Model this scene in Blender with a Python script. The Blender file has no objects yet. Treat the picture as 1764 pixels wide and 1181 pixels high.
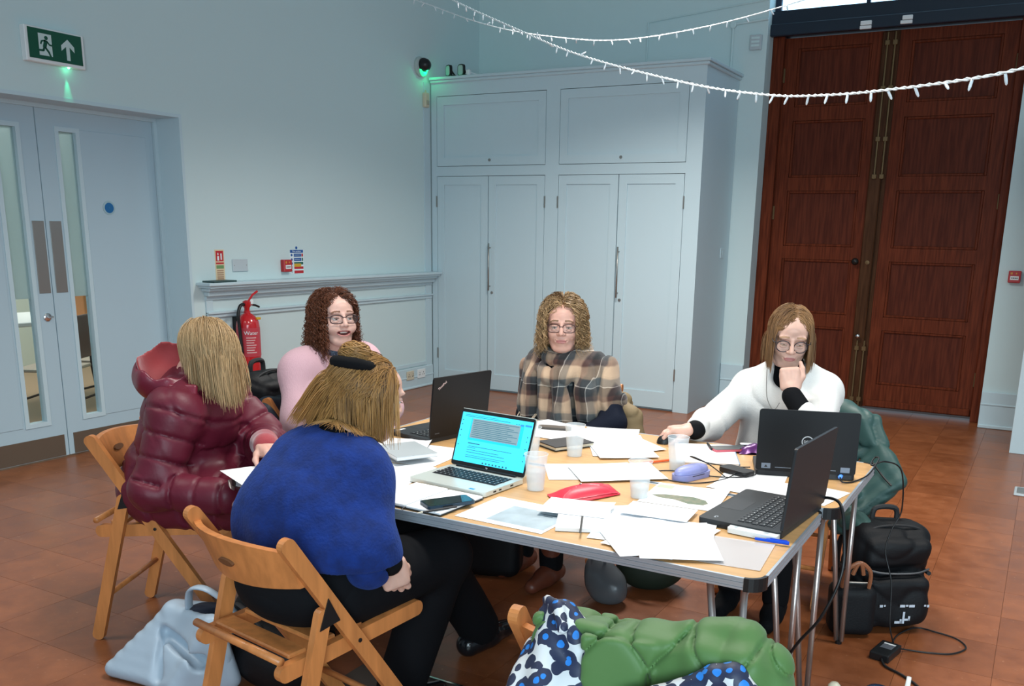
import bpy, bmesh, math, random
import numpy as np
from mathutils import Matrix, Vector
random.seed(7); RNG = np.random.default_rng(7)
S = bpy.context.scene; C = S.collection
# ---------------------------------------------------------------- camera
cam = bpy.data.cameras.new('camera'); cam_o = bpy.data.objects.new('camera', cam); C.objects.link(cam_o)
_yaw, _pit, _rol = -0.49969, 0.23870, 0.020145
_f = Vector((math.sin(_yaw)*math.cos(_pit), math.cos(_yaw)*math.cos(_pit), -math.sin(_pit)))
_r = Vector((math.cos(_yaw), -math.sin(_yaw), 0)); _u = _r.cross(_f)
_r2 = math.cos(_rol)*_r + math.sin(_rol)*_u; _u2 = -math.sin(_rol)*_r + math.cos(_rol)*_u
cam_o.matrix_world = Matrix(((_r2.x, _u2.x, -_f.x, 0), (_r2.y, _u2.y, -_f.y, 0), (_r2.z, _u2.z, -_f.z, 1.5), (0, 0, 0, 1)))
cam.sensor_width = 36; cam.lens = 1570.4/1764*36
cam.shift_x = (882-931.1)/1764; cam.shift_y = (779.65-590.5)/1764
cam.clip_start = .05
S.camera = cam_o
# ---------------------------------------------------------------- world, lights, exposure
S.view_settings.view_transform = 'Standard'; S.view_settings.look = 'None'
S.view_settings.exposure = 0.0; S.view_settings.gamma = 1; S.view_settings.use_curve_mapping = False
W = bpy.data.worlds.new('world'); S.world = W; W.use_nodes = True
W.node_tree.nodes['Background'].inputs[0].default_value = (.62, .82, 1, 1)
W.node_tree.nodes['Background'].inputs[1].default_value = .42
def area(name, loc, size, power, col, target=None, spread=180):
    l = bpy.data.lights.new(name, 'AREA'); l.shape = 'RECTANGLE'; l.size, l.size_y = size
    l.energy = power; l.color = col; l.spread = math.radians(spread)
    o = bpy.data.objects.new(name, l); C.objects.link(o); o.location = loc
    if target is not None:
        o.rotation_euler = (Vector(target)-Vector(loc)).to_track_quat('-Z', 'Y').to_euler()
    return o
# suspended louvred luminaires over the hall, out of frame
for (x, y, z, p, sp) in [(-2.2, 5.25, 3.25, 92, 140), (-1.4, 2.5, 3.5, 52, 140), (.9, 3.6, 3.5, 40, 140), (-3.9, 1.0, 3.5, 26, 140)]:
    area('hall_luminaire', (x, y, z), (1.2, .5), p, (1.0, .96, .90), (x, y, 0), sp)
# tall hall windows behind and right of the camera
area('daylight_window', (1.6, -1.8, 1.9), (3.0, 2.4), 85, (.70, .90, 1.0), (-3.3, 7.4, .3), 100)


# ---------------------------------------------------------------- helpers: materials
MATS = {}
def nt(m): return m.node_tree
def mat(name, col, rough=.5, metal=0, bump=0, bscale=60, var=0, vscale=8, coat=0, trans=0, spec=.5, sheen=0, emit=None, estr=0, stretch=None, col2=None, alpha=1, ior=1.45):
    if name in MATS: return MATS[name]
    m = bpy.data.materials.new(name); m.use_nodes = True
    N = m.node_tree.nodes; L = m.node_tree.links; b = N['Principled BSDF']
    c = tuple(col)+(1,)
    b.inputs['Base Color'].default_value = c; b.inputs['Roughness'].default_value = rough
    b.inputs['Metallic'].default_value = metal; b.inputs['Coat Weight'].default_value = coat
    b.inputs['Transmission Weight'].default_value = trans; b.inputs['Specular IOR Level'].default_value = spec
    b.inputs['Sheen Weight'].default_value = sheen; b.inputs['Alpha'].default_value = alpha; b.inputs['IOR'].default_value = ior
    if emit: b.inputs['Emission Color'].default_value = tuple(emit)+(1,); b.inputs['Emission Strength'].default_value = estr
    if bump or var:
        tc = N.new('ShaderNodeTexCoord'); mp = N.new('ShaderNodeMapping'); L.new(tc.outputs['Object'], mp.inputs[0])
        if stretch: mp.inputs['Scale'].default_value = stretch
    if var:
        n = N.new('ShaderNodeTexNoise'); n.inputs['Scale'].default_value = vscale; n.inputs['Detail'].default_value = 5
        L.new(mp.outputs[0], n.inputs['Vector'])
        r = N.new('ShaderNodeValToRGB'); e = r.color_ramp.elements
        lo = col2 if col2 else [v*(1-var) for v in col]; hi = col if col2 else [min(1, v*(1+var)) for v in col]
        e[0].position = .35; e[1].position = .65
        e[0].color = tuple(lo)+(1,); e[1].color = tuple(hi)+(1,)
        L.new(n.outputs['Fac'], r.inputs[0]); L.new(r.outputs[0], b.inputs['Base Color'])
    if bump:
        n2 = N.new('ShaderNodeTexNoise'); n2.inputs['Scale'].default_value = bscale; n2.inputs['Detail'].default_value = 4
        L.new(mp.outputs[0], n2.inputs['Vector'])
        bp = N.new('ShaderNodeBump'); bp.inputs['Strength'].default_value = bump; bp.inputs['Distance'].default_value = .004
        L.new(n2.outputs['Fac'], bp.inputs['Height']); L.new(bp.outputs[0], b.inputs['Normal'])
    MATS[name] = m
    return m
# ---------------------------------------------------------------- helpers: geometry
def box(x0, x1, y0, y1, z0, z1, bev=0, seg=1):
    bm = bmesh.new(); bmesh.ops.create_cube(bm, size=1)
    for v in bm.verts:
        v.co = Vector(((x0+x1)/2+v.co.x*(x1-x0), (y0+y1)/2+v.co.y*(y1-y0), (z0+z1)/2+v.co.z*(z1-z0)))
    if bev:
        bmesh.ops.bevel(bm, geom=bm.edges[:], offset=bev, segments=seg, affect='EDGES', profile=.6)
    r = bm2(bm); bm.free(); return r
def bm2(bm):
    bm.verts.index_update()
    return [tuple(v.co) for v in bm.verts], [tuple(v.index for v in f.verts) for f in bm.faces]
def merge(*parts):
    V, F = [], []
    for v, f in parts:
        o = len(V); V += [tuple(p) for p in v]; F += [tuple(i+o for i in q) for q in f]
    return V, F
def xf(part, M):
    return [tuple(M @ Vector(v)) for v in part[0]], part[1]
def T(x, y, z): return Matrix.Translation((x, y, z))
def RX(a): return Matrix.Rotation(math.radians(a), 4, 'X')
def RY(a): return Matrix.Rotation(math.radians(a), 4, 'Y')
def RZ(a): return Matrix.Rotation(math.radians(a), 4, 'Z')
def smoothpath(pts, n=8, closed=False):
    P = [np.array(p, float) for p in pts]; out = []
    m = len(P); rng = range(m if closed else m-1)
    for i in rng:
        if closed: a, b, c, d = P[(i-1) % m], P[i], P[(i+1) % m], P[(i+2) % m]
        else: a, b, c, d = P[max(i-1, 0)], P[i], P[i+1], P[min(i+2, m-1)]
        for k in range(n):
            t = k/n
            out.append(.5*((2*b)+(-a+c)*t+(2*a-5*b+4*c-d)*t*t+(-a+3*b-3*c+d)*t**3))
    if not closed: out.append(P[-1])
    return out
def tube(pts, r, sides=8, closed=False, caps=True, flat=None):
    P = np.array([list(p) for p in pts], float); n = len(P)
    R = np.full(n, r, float) if np.isscalar(r) else np.array(r, float)
    if closed: tg = np.roll(P, -1, 0)-np.roll(P, 1, 0)
    else: tg = np.gradient(P, axis=0)
    tg /= np.linalg.norm(tg, axis=1)[:, None]+1e-12
    up = np.array([0, 0, 1.]) if abs(tg[0, 2]) < .9 else np.array([1., 0, 0])
    V, F = [], []
    nrm = up-tg[0]*(up@tg[0]); nrm /= np.linalg.norm(nrm)
    for i in range(n):
        nrm = nrm-tg[i]*(nrm@tg[i]); nrm /= np.linalg.norm(nrm)+1e-12
        bi = np.cross(tg[i], nrm)
        for k in range(sides):
            a = 2*math.pi*k/sides
            V.append(tuple(P[i]+R[i]*(math.cos(a)*nrm*(flat or 1)+math.sin(a)*bi)))
    m = n if closed else n-1
    for i in range(m):
        j = (i+1) % n
        for k in range(sides):
            k2 = (k+1) % sides
            F.append((i*sides+k, i*sides+k2, j*sides+k2, j*sides+k))
    if caps and not closed:
        F.append(tuple(reversed(range(sides)))); F.append(tuple(range((n-1)*sides, n*sides)))
    return V, F
def lathe(prof, seg=24, cap=True):
    V, F = [], []
    for (r, z) in prof:
        for k in range(seg):
            a = 2*math.pi*k/seg; V.append((r*math.cos(a), r*math.sin(a), z))
    for i in range(len(prof)-1):
        for k in range(seg):
            k2 = (k+1) % seg; F.append((i*seg+k, i*seg+k2, (i+1)*seg+k2, (i+1)*seg+k))
    if cap:
        F.append(tuple(reversed(range(seg)))); F.append(tuple(range((len(prof)-1)*seg, len(prof)*seg)))
    return V, F
def prism(poly, z0, z1):
    n = len(poly)
    V = [(x, y, z0) for x, y in poly]+[(x, y, z1) for x, y in poly]
    F = [tuple(reversed(range(n))), tuple(range(n, 2*n))]+[(i, (i+1) % n, n+(i+1) % n, n+i) for i in range(n)]
    return V, F
def rrect(x0, x1, y0, y1, r, n=4):
    P = []
    for cx, cy, a0 in ((x1-r, y0+r, -90), (x1-r, y1-r, 0), (x0+r, y1-r, 90), (x0+r, y0+r, 180)):
        for k in range(n+1):
            a = math.radians(a0+90*k/n); P.append((cx+r*math.cos(a), cy+r*math.sin(a)))
    return P
def mesh_of(part, name, smooth=False):
    me = bpy.data.meshes.new(name); me.from_pydata([tuple(v) for v in part[0]], [], [tuple(f) for f in part[1]]); me.update()
    if smooth:
        me.shade_smooth()
    return me
def obj(name, part, m, parent=None, loc=None, rot=None, smooth=False, M=None):
    me = part if isinstance(part, bpy.types.Mesh) else mesh_of(part, name, smooth)
    if m is not None and not me.materials: me.materials.append(m)
    o = bpy.data.objects.new(name, me); C.objects.link(o)
    if parent is not None: o.parent = parent
    if M is not None: o.matrix_local = M
    if loc is not None: o.location = loc
    if rot is not None: o.rotation_euler = rot
    if smooth == 'auto':
        sm(o)
    return o
def sm(o, ang=40):
    me = o.data; me.shade_smooth()
    try: me.set_sharp_from_angle(angle=math.radians(ang))
    except Exception: pass
    return o
def thing(name, label, cat, loc=(0, 0, 0), rotz=0, group=None):
    o = bpy.data.objects.new(name, None); C.objects.link(o); o.empty_display_size = .05
    o.location = loc; o.rotation_euler = (0, 0, math.radians(rotz))
    o['label'] = label; o['category'] = cat
    if group: o['group'] = group
    return o
def tag(o, label, cat, group=None):
    o['label'] = label; o['category'] = cat
    if group: o['group'] = group
    return o
def struct(o, label=None):
    o['kind'] = 'structure'
    if label: o['label'] = label
    return o
def rebase(o, base):
    """move a world-space mesh object's origin to base"""
    o.data.transform(Matrix.Translation(-Vector(base))); o.location = base
    return o
def dup(root, loc, rotz=None, label=None):
    r = root.copy(); C.objects.link(r); r.location = loc
    if rotz is not None: r.rotation_euler = (0, 0, math.radians(rotz))
    if label: r['label'] = label
    for ch in list(root.children):
        c = ch.copy(); C.objects.link(c); c.parent = r
        for g in ch.children:
            d = g.copy(); C.objects.link(d); d.parent = c
    return r
def text_part(s, size, depth=.0006, font=None):
    cu = bpy.data.curves.new('txt', 'FONT'); cu.body = s; cu.size = size; cu.extrude = depth; cu.align_x = 'CENTER'; cu.align_y = 'CENTER'; cu.resolution_u = 2
    o = bpy.data.objects.new('txt', cu); C.objects.link(o)
    dg = bpy.context.evaluated_depsgraph_get(); me = bpy.data.meshes.new_from_object(o.evaluated_get(dg))
    p = ([tuple(v.co) for v in me.vertices], [tuple(q.vertices) for q in me.polygons])
    bpy.data.objects.remove(o); bpy.data.curves.remove(cu); bpy.data.meshes.remove(me)
    return p
# ================================================================ ROOM
WX, DX, BY = -5.26, -5.5, 8.2          # left wall face, door-leaf plane, back wall face
M_wall = mat('wall_paint', (.58, .71, .72), .75, bump=.05, bscale=220)
M_trim = mat('satin_paint', (.53, .66, .71), .42, bump=.03, bscale=90)
M_trimd = mat('door_paint', (.44, .57, .64), .4)
M_steel = mat('brushed_steel', (.36, .35, .33), .38, .9, bump=.08, bscale=300, stretch=(1, 1, .05))
M_kick = mat('kick_plate_bronze', (.20, .155, .115), .42, .6)
M_chrome = mat('chrome', (.62, .62, .62), .2, 1)
M_black = mat('black_plastic', (.008, .009, .010), .4)
M_gap = mat('shadow_gap', (.03, .04, .05), .8)
M_white = mat('white_plastic', (.78, .80, .80), .35)
M_cream = mat('cream_plastic', (.62, .55, .42), .4)
M_greyp = mat('grey_plastic', (.48, .54, .57), .4)
M_red = mat('red_plastic', (.45, .02, .025), .35)
def ML(y, z, w=0):  # frame on the left wall: u -> +y, v -> +z, w -> out of the wall
    return Matrix(((0, 0, 1, WX+w), (1, 0, 0, y), (0, 1, 0, z), (0, 0, 0, 1)))
def MBk(x, z, w=0):  # frame on the back wall
    return Matrix(((1, 0, 0, x), (0, 0, -1, BY-w), (0, 1, 0, z), (0, 0, 0, 1)))
def thingM(name, label, cat, M, group=None):
    o = thing(name, label, cat, group=group); o.matrix_world = M; return o
# ---- floor of cork tiles
floor = struct(obj('floor', box(-9.5, 4, -2.5, 9.2, -.12, -.004), mat('floor_joint', (.13, .05, .02), .6)), 'glossy brown cork tile floor')
def cork():
    m = bpy.data.materials.new('cork_tile'); m.use_nodes = True
    N = m.node_tree.nodes; L = m.node_tree.links; b = N['Principled BSDF']
    g = N.new('ShaderNodeNewGeometry')
    dv = N.new('ShaderNodeVectorMath'); dv.operation = 'MULTIPLY'; dv.inputs[1].default_value = (1/.305, 1/.305, 0); L.new(g.outputs['Position'], dv.inputs[0])
    fl = N.new('ShaderNodeVectorMath'); fl.operation = 'FLOOR'; L.new(dv.outputs[0], fl.inputs[0])
    wn = N.new('ShaderNodeTexWhiteNoise'); wn.noise_dimensions = '2D'; L.new(fl.outputs[0], wn.inputs['Vector'])
    # each tile shows shifted grain
    ad = N.new('ShaderNodeVectorMath'); ad.operation = 'MULTIPLY_ADD'; ad.inputs[1].default_value = (7, 7, 7); L.new(wn.outputs['Color'], ad.inputs[0]); L.new(g.outputs['Position'], ad.inputs[2])
    n1 = N.new('ShaderNodeTexNoise'); n1.inputs['Scale'].default_value = 9; n1.inputs['Detail'].default_value = 8; n1.inputs['Roughness'].default_value = .65; L.new(ad.outputs[0], n1.inputs['Vector'])
    r1 = N.new('ShaderNodeValToRGB'); e = r1.color_ramp.elements; e[0].position = .3; e[1].position = .72
    e[0].color = (.20, .058, .018, 1); e[1].color = (.32, .105, .038, 1); L.new(n1.outputs['Fac'], r1.inputs[0])
    r2 = N.new('ShaderNodeValToRGB'); q = r2.color_ramp.elements; q[0].color = (.86, .84, .82, 1); q[1].color = (1.12, 1.14, 1.18, 1); L.new(wn.outputs['Value'], r2.inputs[0])
    mx = N.new('ShaderNodeMixRGB'); mx.blend_type = 'MULTIPLY'; mx.inputs[0].default_value = 1; L.new(r1.outputs[0], mx.inputs[1]); L.new(r2.outputs[0], mx.inputs[2])
    v = N.new('ShaderNodeTexNoise'); v.inputs['Scale'].default_value = 55; v.inputs['Detail'].default_value = 2; L.new(ad.outputs[0], v.inputs['Vector'])
    r3 = N.new('ShaderNodeValToRGB'); q = r3.color_ramp.elements; q[0].position = .68; q[1].position = .76; q[0].color = (0, 0, 0, 1); q[1].color = (.5, .5, .5, 1); L.new(v.outputs['Fac'], r3.inputs[0])
    mx2 = N.new('ShaderNodeMixRGB'); mx2.inputs[2].default_value = (.48, .24, .13, 1); L.new(r3.outputs[0], mx2.inputs[0]); L.new(mx.outputs[0], mx2.inputs[1])
    L.new(mx2.outputs[0], b.inputs['Base Color'])
    rr = N.new('ShaderNodeMapRange'); rr.inputs[3].default_value = .22; rr.inputs[4].default_value = .42; L.new(n1.outputs['Fac'], rr.inputs[0]); L.new(rr.outputs[0], b.inputs['Roughness'])
    b.inputs['Specular IOR Level'].default_value = .5
    bp = N.new('ShaderNodeBump'); bp.inputs['Strength'].default_value = .06; bp.inputs['Distance'].default_value = .004; L.new(n1.outputs['Fac'], bp.inputs['Height']); L.new(bp.outputs[0], b.inputs['Normal'])
    return m
M_cork = cork()
TS = .305
tile_me = mesh_of(box(.0006, TS-.0006, .0006, TS-.0006, -.004, 0), 'tile'); tile_me.materials.append(M_cork)
cand = []
for i in range(-31, 13):
    for j in range(-8, 28):
        x, y = i*TS, j*TS
        if x+TS > 4 or (x < -5.5 and not x < -5.5): pass
        P = Vector((x+TS/2, y+TS/2, -1.5)); d = P.dot(_f)
        u = 931+1570*P.dot(_r2)/max(d, .01); v = 780-1570*P.dot(_u2)/max(d, .01)
        vis = d > .3 and -60 < u < 1824 and 640 < v < 1260 and y < 8.5 and x > -5.55
        cand.append((0 if vis else 1, d if d > 0 else 99, x, y))
cand.sort()
rest = []
for k, (a, d, x, y) in enumerate(cand):
    if k < 300 and a == 0:
        t = bpy.data.objects.new('tile', tile_me); C.objects.link(t); t.parent = floor; t.location = (x, y, 0)
    else: rest.append(xf(box(.0006, TS-.0006, .0006, TS-.0006, -.004, 0), T(x, y, 0)))
ft = obj('far_tiles', merge(*rest), M_cork, floor); ft['kind'] = 'stuff'
# ---- left wall with door opening y 2.64..4.49, z 0..2.2
wl = struct(obj('wall_left', merge(box(-5.62, WX, 4.49, 8.5, 0, 5.2), box(-5.62, WX, -2.5, 4.49, 2.2, 5.2), box(-5.62, WX, -2.5, 2.64, 0, 2.2)), M_wall), 'pale green white plaster wall with double doors')
struct(obj('ceiling', box(-5.7, 4, -2.5, 8.6, 5.2, 5.3), M_wall), 'white ceiling')
struct(obj('trim_1', merge(box(DX-.04, WX+.004, 4.478, 4.50, 0, 2.21), box(DX-.04, WX+.004, 2.63, 4.478, 2.188, 2.21), box(DX-.06, DX+.02, 4.455, 4.492, 0, 2.19), box(DX-.06, DX+.02, 2.64, 2.68, 0, 2.19), box(DX-.06, DX+.02, 2.68, 4.455, 2.165, 2.198)), M_trim), 'white painted door frame and architrave')
# dado: shelf with cornice, lower moulding, panel frame, skirting
struct(obj('trim_2', merge(box(WX, WX+.14, 4.53, 7.345, 1.078, 1.1, .004), box(WX, WX+.12, 4.55, 7.345, 1.062, 1.079), box(WX, WX+.085, 4.57, 7.345, 1.035, 1.063, .006), box(WX, WX+.055, 4.59, 7.345, 1.0, 1.036, .006), box(WX, WX+.02, 4.6, 7.345, .975, 1.001)), M_trim), 'white moulded dado shelf along left wall')
struct(obj('trim_3', merge(box(WX, WX+.035, 4.6, 7.345, .872, .888, .003), box(WX, WX+.02, 4.6, 7.345, .845, .873, .004)), M_trim), 'white lower dado moulding under shelf')
struct(obj('trim_4', merge(box(WX, WX+.012, 4.6, 4.66, .2, .975), box(WX, WX+.012, 7.25, 7.345, .2, 2.8), box(WX, WX+.008, 4.66, 7.25, .21, .24)), M_trim), 'white painted dado panel stiles')
struct(obj('baseboard_left', merge(box(WX, WX+.022, 4.53, 7.345, 0, .2, .004), box(WX, WX+.034, 4.53, 7.345, 0, .022, .006), box(WX, WX+.028, 4.53, 7.345, .105, .118, .003)), M_trim), 'white stepped skirting below dado panel')
# ---- left double doors
M_frost = mat('frosted_film_glass', (.50, .66, .66), .55, trans=.55)
M_glass = mat('clear_glass', (.9, .97, .96), .02, trans=1, ior=1.2)
M_blue = mat('blue_sign', (.01, .14, .36), .4)
def door_leaf(name, y0, y1, gy0, gy1, label):
    d = thing(name, label, 'door', (DX, y0, 0)); del d['category']; d['kind'] = 'structure'
    Wd = y1-y0; a, b = gy0-y0, gy1-y0; z0, z1 = .012, 2.165
    f = [box(-.045, 0, 0, a, z0, z1), box(-.045, 0, b, Wd, z0, z1), box(-.045, 0, a, b, z0, .25), box(-.045, 0, a, b, 2.045, z1)]
    obj('leaf', merge(*f), M_trimd, d)
    bead = [box(-.05, .006, a-.022, a+.005, .228, 2.067), box(-.05, .006, b-.005, b+.022, .228, 2.067), box(-.05, .006, a+.005, b-.005, .228, .255), box(-.05, .006, a+.005, b-.005, 2.04, 2.067)]
    obj('glazing_bead', merge(*bead), M_trim, d)
    g = obj('frosted_pane', box(-.028, -.022, a, b, 1.03, 2.045), M_frost, d)
    obj('clear_pane', box(-.028, -.022, a, b, .25, 1.03), M_glass, d)
    return d, Wd
M_line = mat('panel_joint', (.36, .42, .46), .6)
dr, Wd = door_leaf('door_1', 3.619, 4.452, 3.755, 3.88, 'white door leaf with blue round fire door sign and narrow glazed strip')
obj('raised_panel', box(0, .004, .285, .775, .235, 2.06, .0015), M_trimd, dr)
obj('push_plate', box(0, .004, .022, .100, 1.06, 1.50, .001), M_steel, dr)
obj('kick_plate', box(0, .004, .035, .81, .015, .152, .001), M_kick, dr)
sg = obj('sign_disc', xf(xf(lathe([(.001, .003), (.045, .003), (.045, 0)], 24, False), Matrix(((0, 0, 1, 0), (1, 0, 0, 0), (0, 1, 0, 0), (0, 0, 0, 1)))), T(.004, .448, 1.591)), mat('sign_ring', (.35, .5, .55), .4), dr)
obj('sign_face', xf(xf(lathe([(.001, .004), (.033, .004), (.033, 0)], 24, False), Matrix(((0, 0, 1, 0), (1, 0, 0, 0), (0, 1, 0, 0), (0, 0, 0, 1)))), T(.0045, .448, 1.591)), M_blue, sg)
dl, Wd = door_leaf('door_2', 2.685, 3.613, 3.362, 3.489, 'white door leaf with thumb turn lock and narrow glazed strip')
obj('raised_panel', box(0, .004, .09, .64, .235, 2.06, .0015), M_trimd, dl)
obj('push_plate', box(0, .004, .842, .926-.008, 1.06, 1.50, .001), M_steel, dl)
obj('kick_plate', box(0, .004, .03, .905, .015, .152, .001), M_kick, dl)
lk = obj('thumb_turn', xf(lathe([(.026, 0), (.026, .006), (.02, .010), (.008, .012), (.008, .02)], 20), Matrix(((0, 0, 1, 0), (1, 0, 0, .878), (0, 1, 0, .912), (0, 0, 0, 1)))), M_chrome, dl)
obj('turn_lever', box(.018, .026, .872, .905, .907, .918, .002), M_chrome, lk)
# ---- room beyond the glazed doors
struct(obj('wall_beyond', merge(box(-9.5, -9.4, 0, 9, 0, 3), box(-9.5, -5.62, 8.3, 8.4, 0, 3)), mat('pale_mint_wall', (.74, .80, .70), .7)), 'pale wall of the room beyond')
area('corridor_luminaire', (-7.6, 4.8, 2.9), (1.6, .6), 60, (1, .97, .9), (-7.6, 4.8, 0))
struct(obj('floor_beyond', box(-9.4, -5.56, 1, 8.3, 0, .003), mat('beyond_floor', (.42, .27, .16), .4)), 'light floor of room beyond')
M_brownp = mat('brown_seat_shell', (.13, .075, .06), .4)
def cafe_chair(loc, rz, label):
    t = thing('stacking_chair', label, 'chair', loc, rz, 'chairs beyond the glazed door')
    obj('backrest', box(-.2, .2, .19, .215, .5, .82, .012, 2), M_brownp, t)
    obj('seat', box(-.2, .2, -.2, .2, .42, .445, .01, 2), mat('pale_seat', (.5, .42, .33), .5), t)
    for sx in (-1, 1):
        obj('leg', tube([(sx*.19, -.18, .42), (sx*.21, -.22, .003)], .011), M_black, t)
        obj('leg', tube([(sx*.19, .2, .8), (sx*.19, .2, .42), (sx*.21, .24, .003)], .011), M_black, t)
    obj('stretcher', tube([(-.2, -.2, .2), (.2, -.2, .2)], .009), M_black, t); obj('stretcher', tube([(-.2, .21, .2), (.2, .21, .2)], .009), M_black, t)
    return t
cafe_chair((-6.45, 4.18, .004), -60, 'brown backed stacking chair seen through door glass beside lock')
cafe_chair((-6.5, 4.72, .004), -70, 'brown backed stacking chair seen through glass by blue sign leaf')
t = thing('folding_table', 'white topped table in the room beyond glazed doors', 'table', (-7.25, 4.7, .004))
obj('tabletop', box(-.4, .4, -1.1, 1.1, .7, .735, .006), mat('white_laminate', (.8, .8, .78), .35), t)
for sx in (-1, 1):
    for sy in (-1, 1):
        obj('leg', tube([(sx*.34, sy*1.0, .7), (sx*.36, sy*1.04, 0)], .016), M_black, t)
t = thing('carrier_bag', 'orange paper bag on white table beyond glazed doors', 'bag', (-7.05, 4.95, .739))
obj('bag_body', box(-.1, .1, -.12, .12, 0, .2, .01, 2), mat('kraft_orange', (.55, .22, .07), .6), t)
obj('handle', tube(smoothpath([(.02, -.06, .19), (.03, -.05, .26), (.03, .05, .26), (.02, .06, .19)]), .006), mat('bag_handle_red', (.5, .05, .06), .5), t)
# ---- built-in cupboard
CX0, CX1, CY = -5.24, -2.585, 7.35
cup = thing('built_in_cupboard', 'tall white built-in cupboard with panelled doors and cornice', 'cupboard', ((CX0+CX1)/2, CY, 0))
ox = (CX0+CX1)/2
def cbx(x0, x1, y0, y1, z0, z1, *a): return box(x0-ox, x1-ox, y0, y1, z0, z1, *a)
obj('carcass', merge(cbx(CX0, CX1, .03, BY-CY-.004, .0, 2.8)), M_trim, cup)
obj('door_gap_shade', cbx(CX0+.05, CX1-.09, .022, .031, .012, 2.70), M_gap, cup)  # dark sheet, its colour painting the shade in the gaps between doors
obj('face_frame', merge(cbx(CX0, -5.18, 0, .03, 0, 2.8), cbx(-4.022, -3.889, 0, .03, 0, 2.8), cbx(-2.722, CX1, 0, .03, 0, 2.8),
    cbx(-5.18, -4.022, 0, .03, 1.979, 2.064), cbx(-3.889, -2.722, 0, .03, 1.979, 2.064), cbx(-5.18, -4.022, 0, .03, 2.682, 2.8), cbx(-3.889, -2.722, 0, .03, 2.682, 2.8)), M_trim, cup)
obj('cornice', merge(cbx(CX0, CX1+.035, -.035, BY-CY-.004, 2.82, 2.845, .004), cbx(CX0, CX1+.02, -.02, BY-CY-.004, 2.795, 2.822, .006)), M_trim, cup)
def cup_door(x0, x1, z0, z1, st, handle=None, lock=None, hinge=None):
    g = .0045
    x0 += g; x1 -= g; z0 += g; z1 -= g
    d = obj('door', merge(cbx(x0, x0+st, 0, .022, z0, z1), cbx(x1-st, x1, 0, .022, z0, z1), cbx(x0+st, x1-st, 0, .022, z0, z0+st*(1.9 if z0 < 1 else 1)), cbx(x0+st, x1-st, 0, .022, z1-st, z1)), M_trim, cup)
    obj('panel', cbx(x0+st-.002, x1-st+.002, .011, .02, z0+st-.002, z1-st+.002), M_trim, d)
    if handle is not None:
        hx = handle-ox
        obj('pull_handle', merge(tube([(hx, -.032, .95), (hx, -.032, 1.38)], .007), tube([(hx, -.032, .99), (hx, .002, .99)], .005), tube([(hx, -.032, 1.34), (hx, .002, 1.34)], .005)), M_steel, d, smooth=True)
    if lock: obj('lock', xf(lathe([(.013, 0), (.013, .006), (.004, .007)], 14), T(lock[0]-ox, 0, lock[1]) @ RX(90)), M_steel, d)
    if hinge:
        [obj('hinge', cbx(hinge-.006, hinge+.006, -.008, .004, zz-.05, zz+.05), M_steel, d) for zz in (1.75, .32)]
cup_door(-5.18, -4.022, 2.064, 2.682, .075, lock=(-4.6, 2.115))
cup_door(-3.889, -2.722, 2.064, 2.682, .075, lock=(-3.30, 2.115))
cup_door(-5.18, -4.611, .014, 1.979, .075, handle=None, hinge=-5.181)
cup_door(-4.611, -4.022, .014, 1.979, .075, handle=-4.585, lock=(-4.565, .93), hinge=-4.021)
cup_door(-3.889, -3.312, .014, 1.979, .075, handle=None, hinge=-3.89)
cup_door(-3.312, -2.722, .014, 1.979, .075, handle=-3.282, lock=(-3.262, .93), hinge=-2.721)
# ---- back wall
RX0, RX1 = -2.37, -.375
wb = struct(obj('wall_back', merge(box(-5.6, RX0, BY, 8.6, 0, 5.2), box(RX1, 4, BY, 8.6, 0, 5.2), box(RX0, RX1, BY, 8.6, 4.3, 5.2)), M_wall), 'pale plaster back wall around tall wooden doors')
struct(obj('baseboard_back', merge(box(CX1+.004, RX0, BY-.022, BY, 0, .34, .005), box(CX1+.004, RX0, BY-.034, BY, 0, .03, .006), box(CX1+.004, RX0, BY-.028, BY, .19, .205, .003)), M_trim), 'tall white skirting beside cupboard')
struct(obj('baseboard_right', merge(box(RX1, -.105, BY-.022, BY, 0, .30, .005), box(RX1, -.105, BY-.034, BY, 0, .03, .006), box(RX1, -.105, BY-.028, BY, .19, .205, .003)), M_trim), 'tall white skirting under red call point')
struct(obj('wall_right', box(-.105, .7, 7.29, 7.36, 0, 2.3, .003), M_trim), 'white partition panel near red call point')
# ---- tall wooden doors
def wood(name, c1, c2, rough=.35, scale=(18, 18, 1.2), coat=0):
    m = mat(name, c1, rough, coat=coat, spec=.10, var=.2, vscale=3.2, col2=c2, stretch=scale, bump=.04, bscale=20)
    return m
M_mahog = wood('mahogany', (.155, .034, .014), (.085, .018, .008), .4)
M_mahogd = wood('mahogany_panel', (.12, .028, .014), (.07, .016, .009), .45)
M_oakd = wood('dark_brown_batten', (.085, .036, .016), (.05, .02, .009), .4)
M_brass = mat('aged_brass', (.16, .10, .045), .4, .6)
DYk = 8.44
struct(obj('trim_5', merge(box(RX0, RX0+.10, DYk-.06, 8.58, 0, 3.16, .004), box(RX1-.075, RX1, DYk-.06, 8.58, 0, 3.16, .004)), M_mahog), 'mahogany door frame posts')
struct(obj('trim_6', merge(box(RX0, RX1, 8.30, 8.58, 3.16, 3.345), box(RX0, RX1, 8.27, 8.32, 3.145, 3.24, .006)), mat('navy_black_paint', (.006, .016, .032), .4)), 'dark navy lintel beam over wooden doors')
M_sky = mat('bright_sky_pane', (.6, .8, 1), .3, emit=(.45, .75, 1), estr=2.6)
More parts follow.
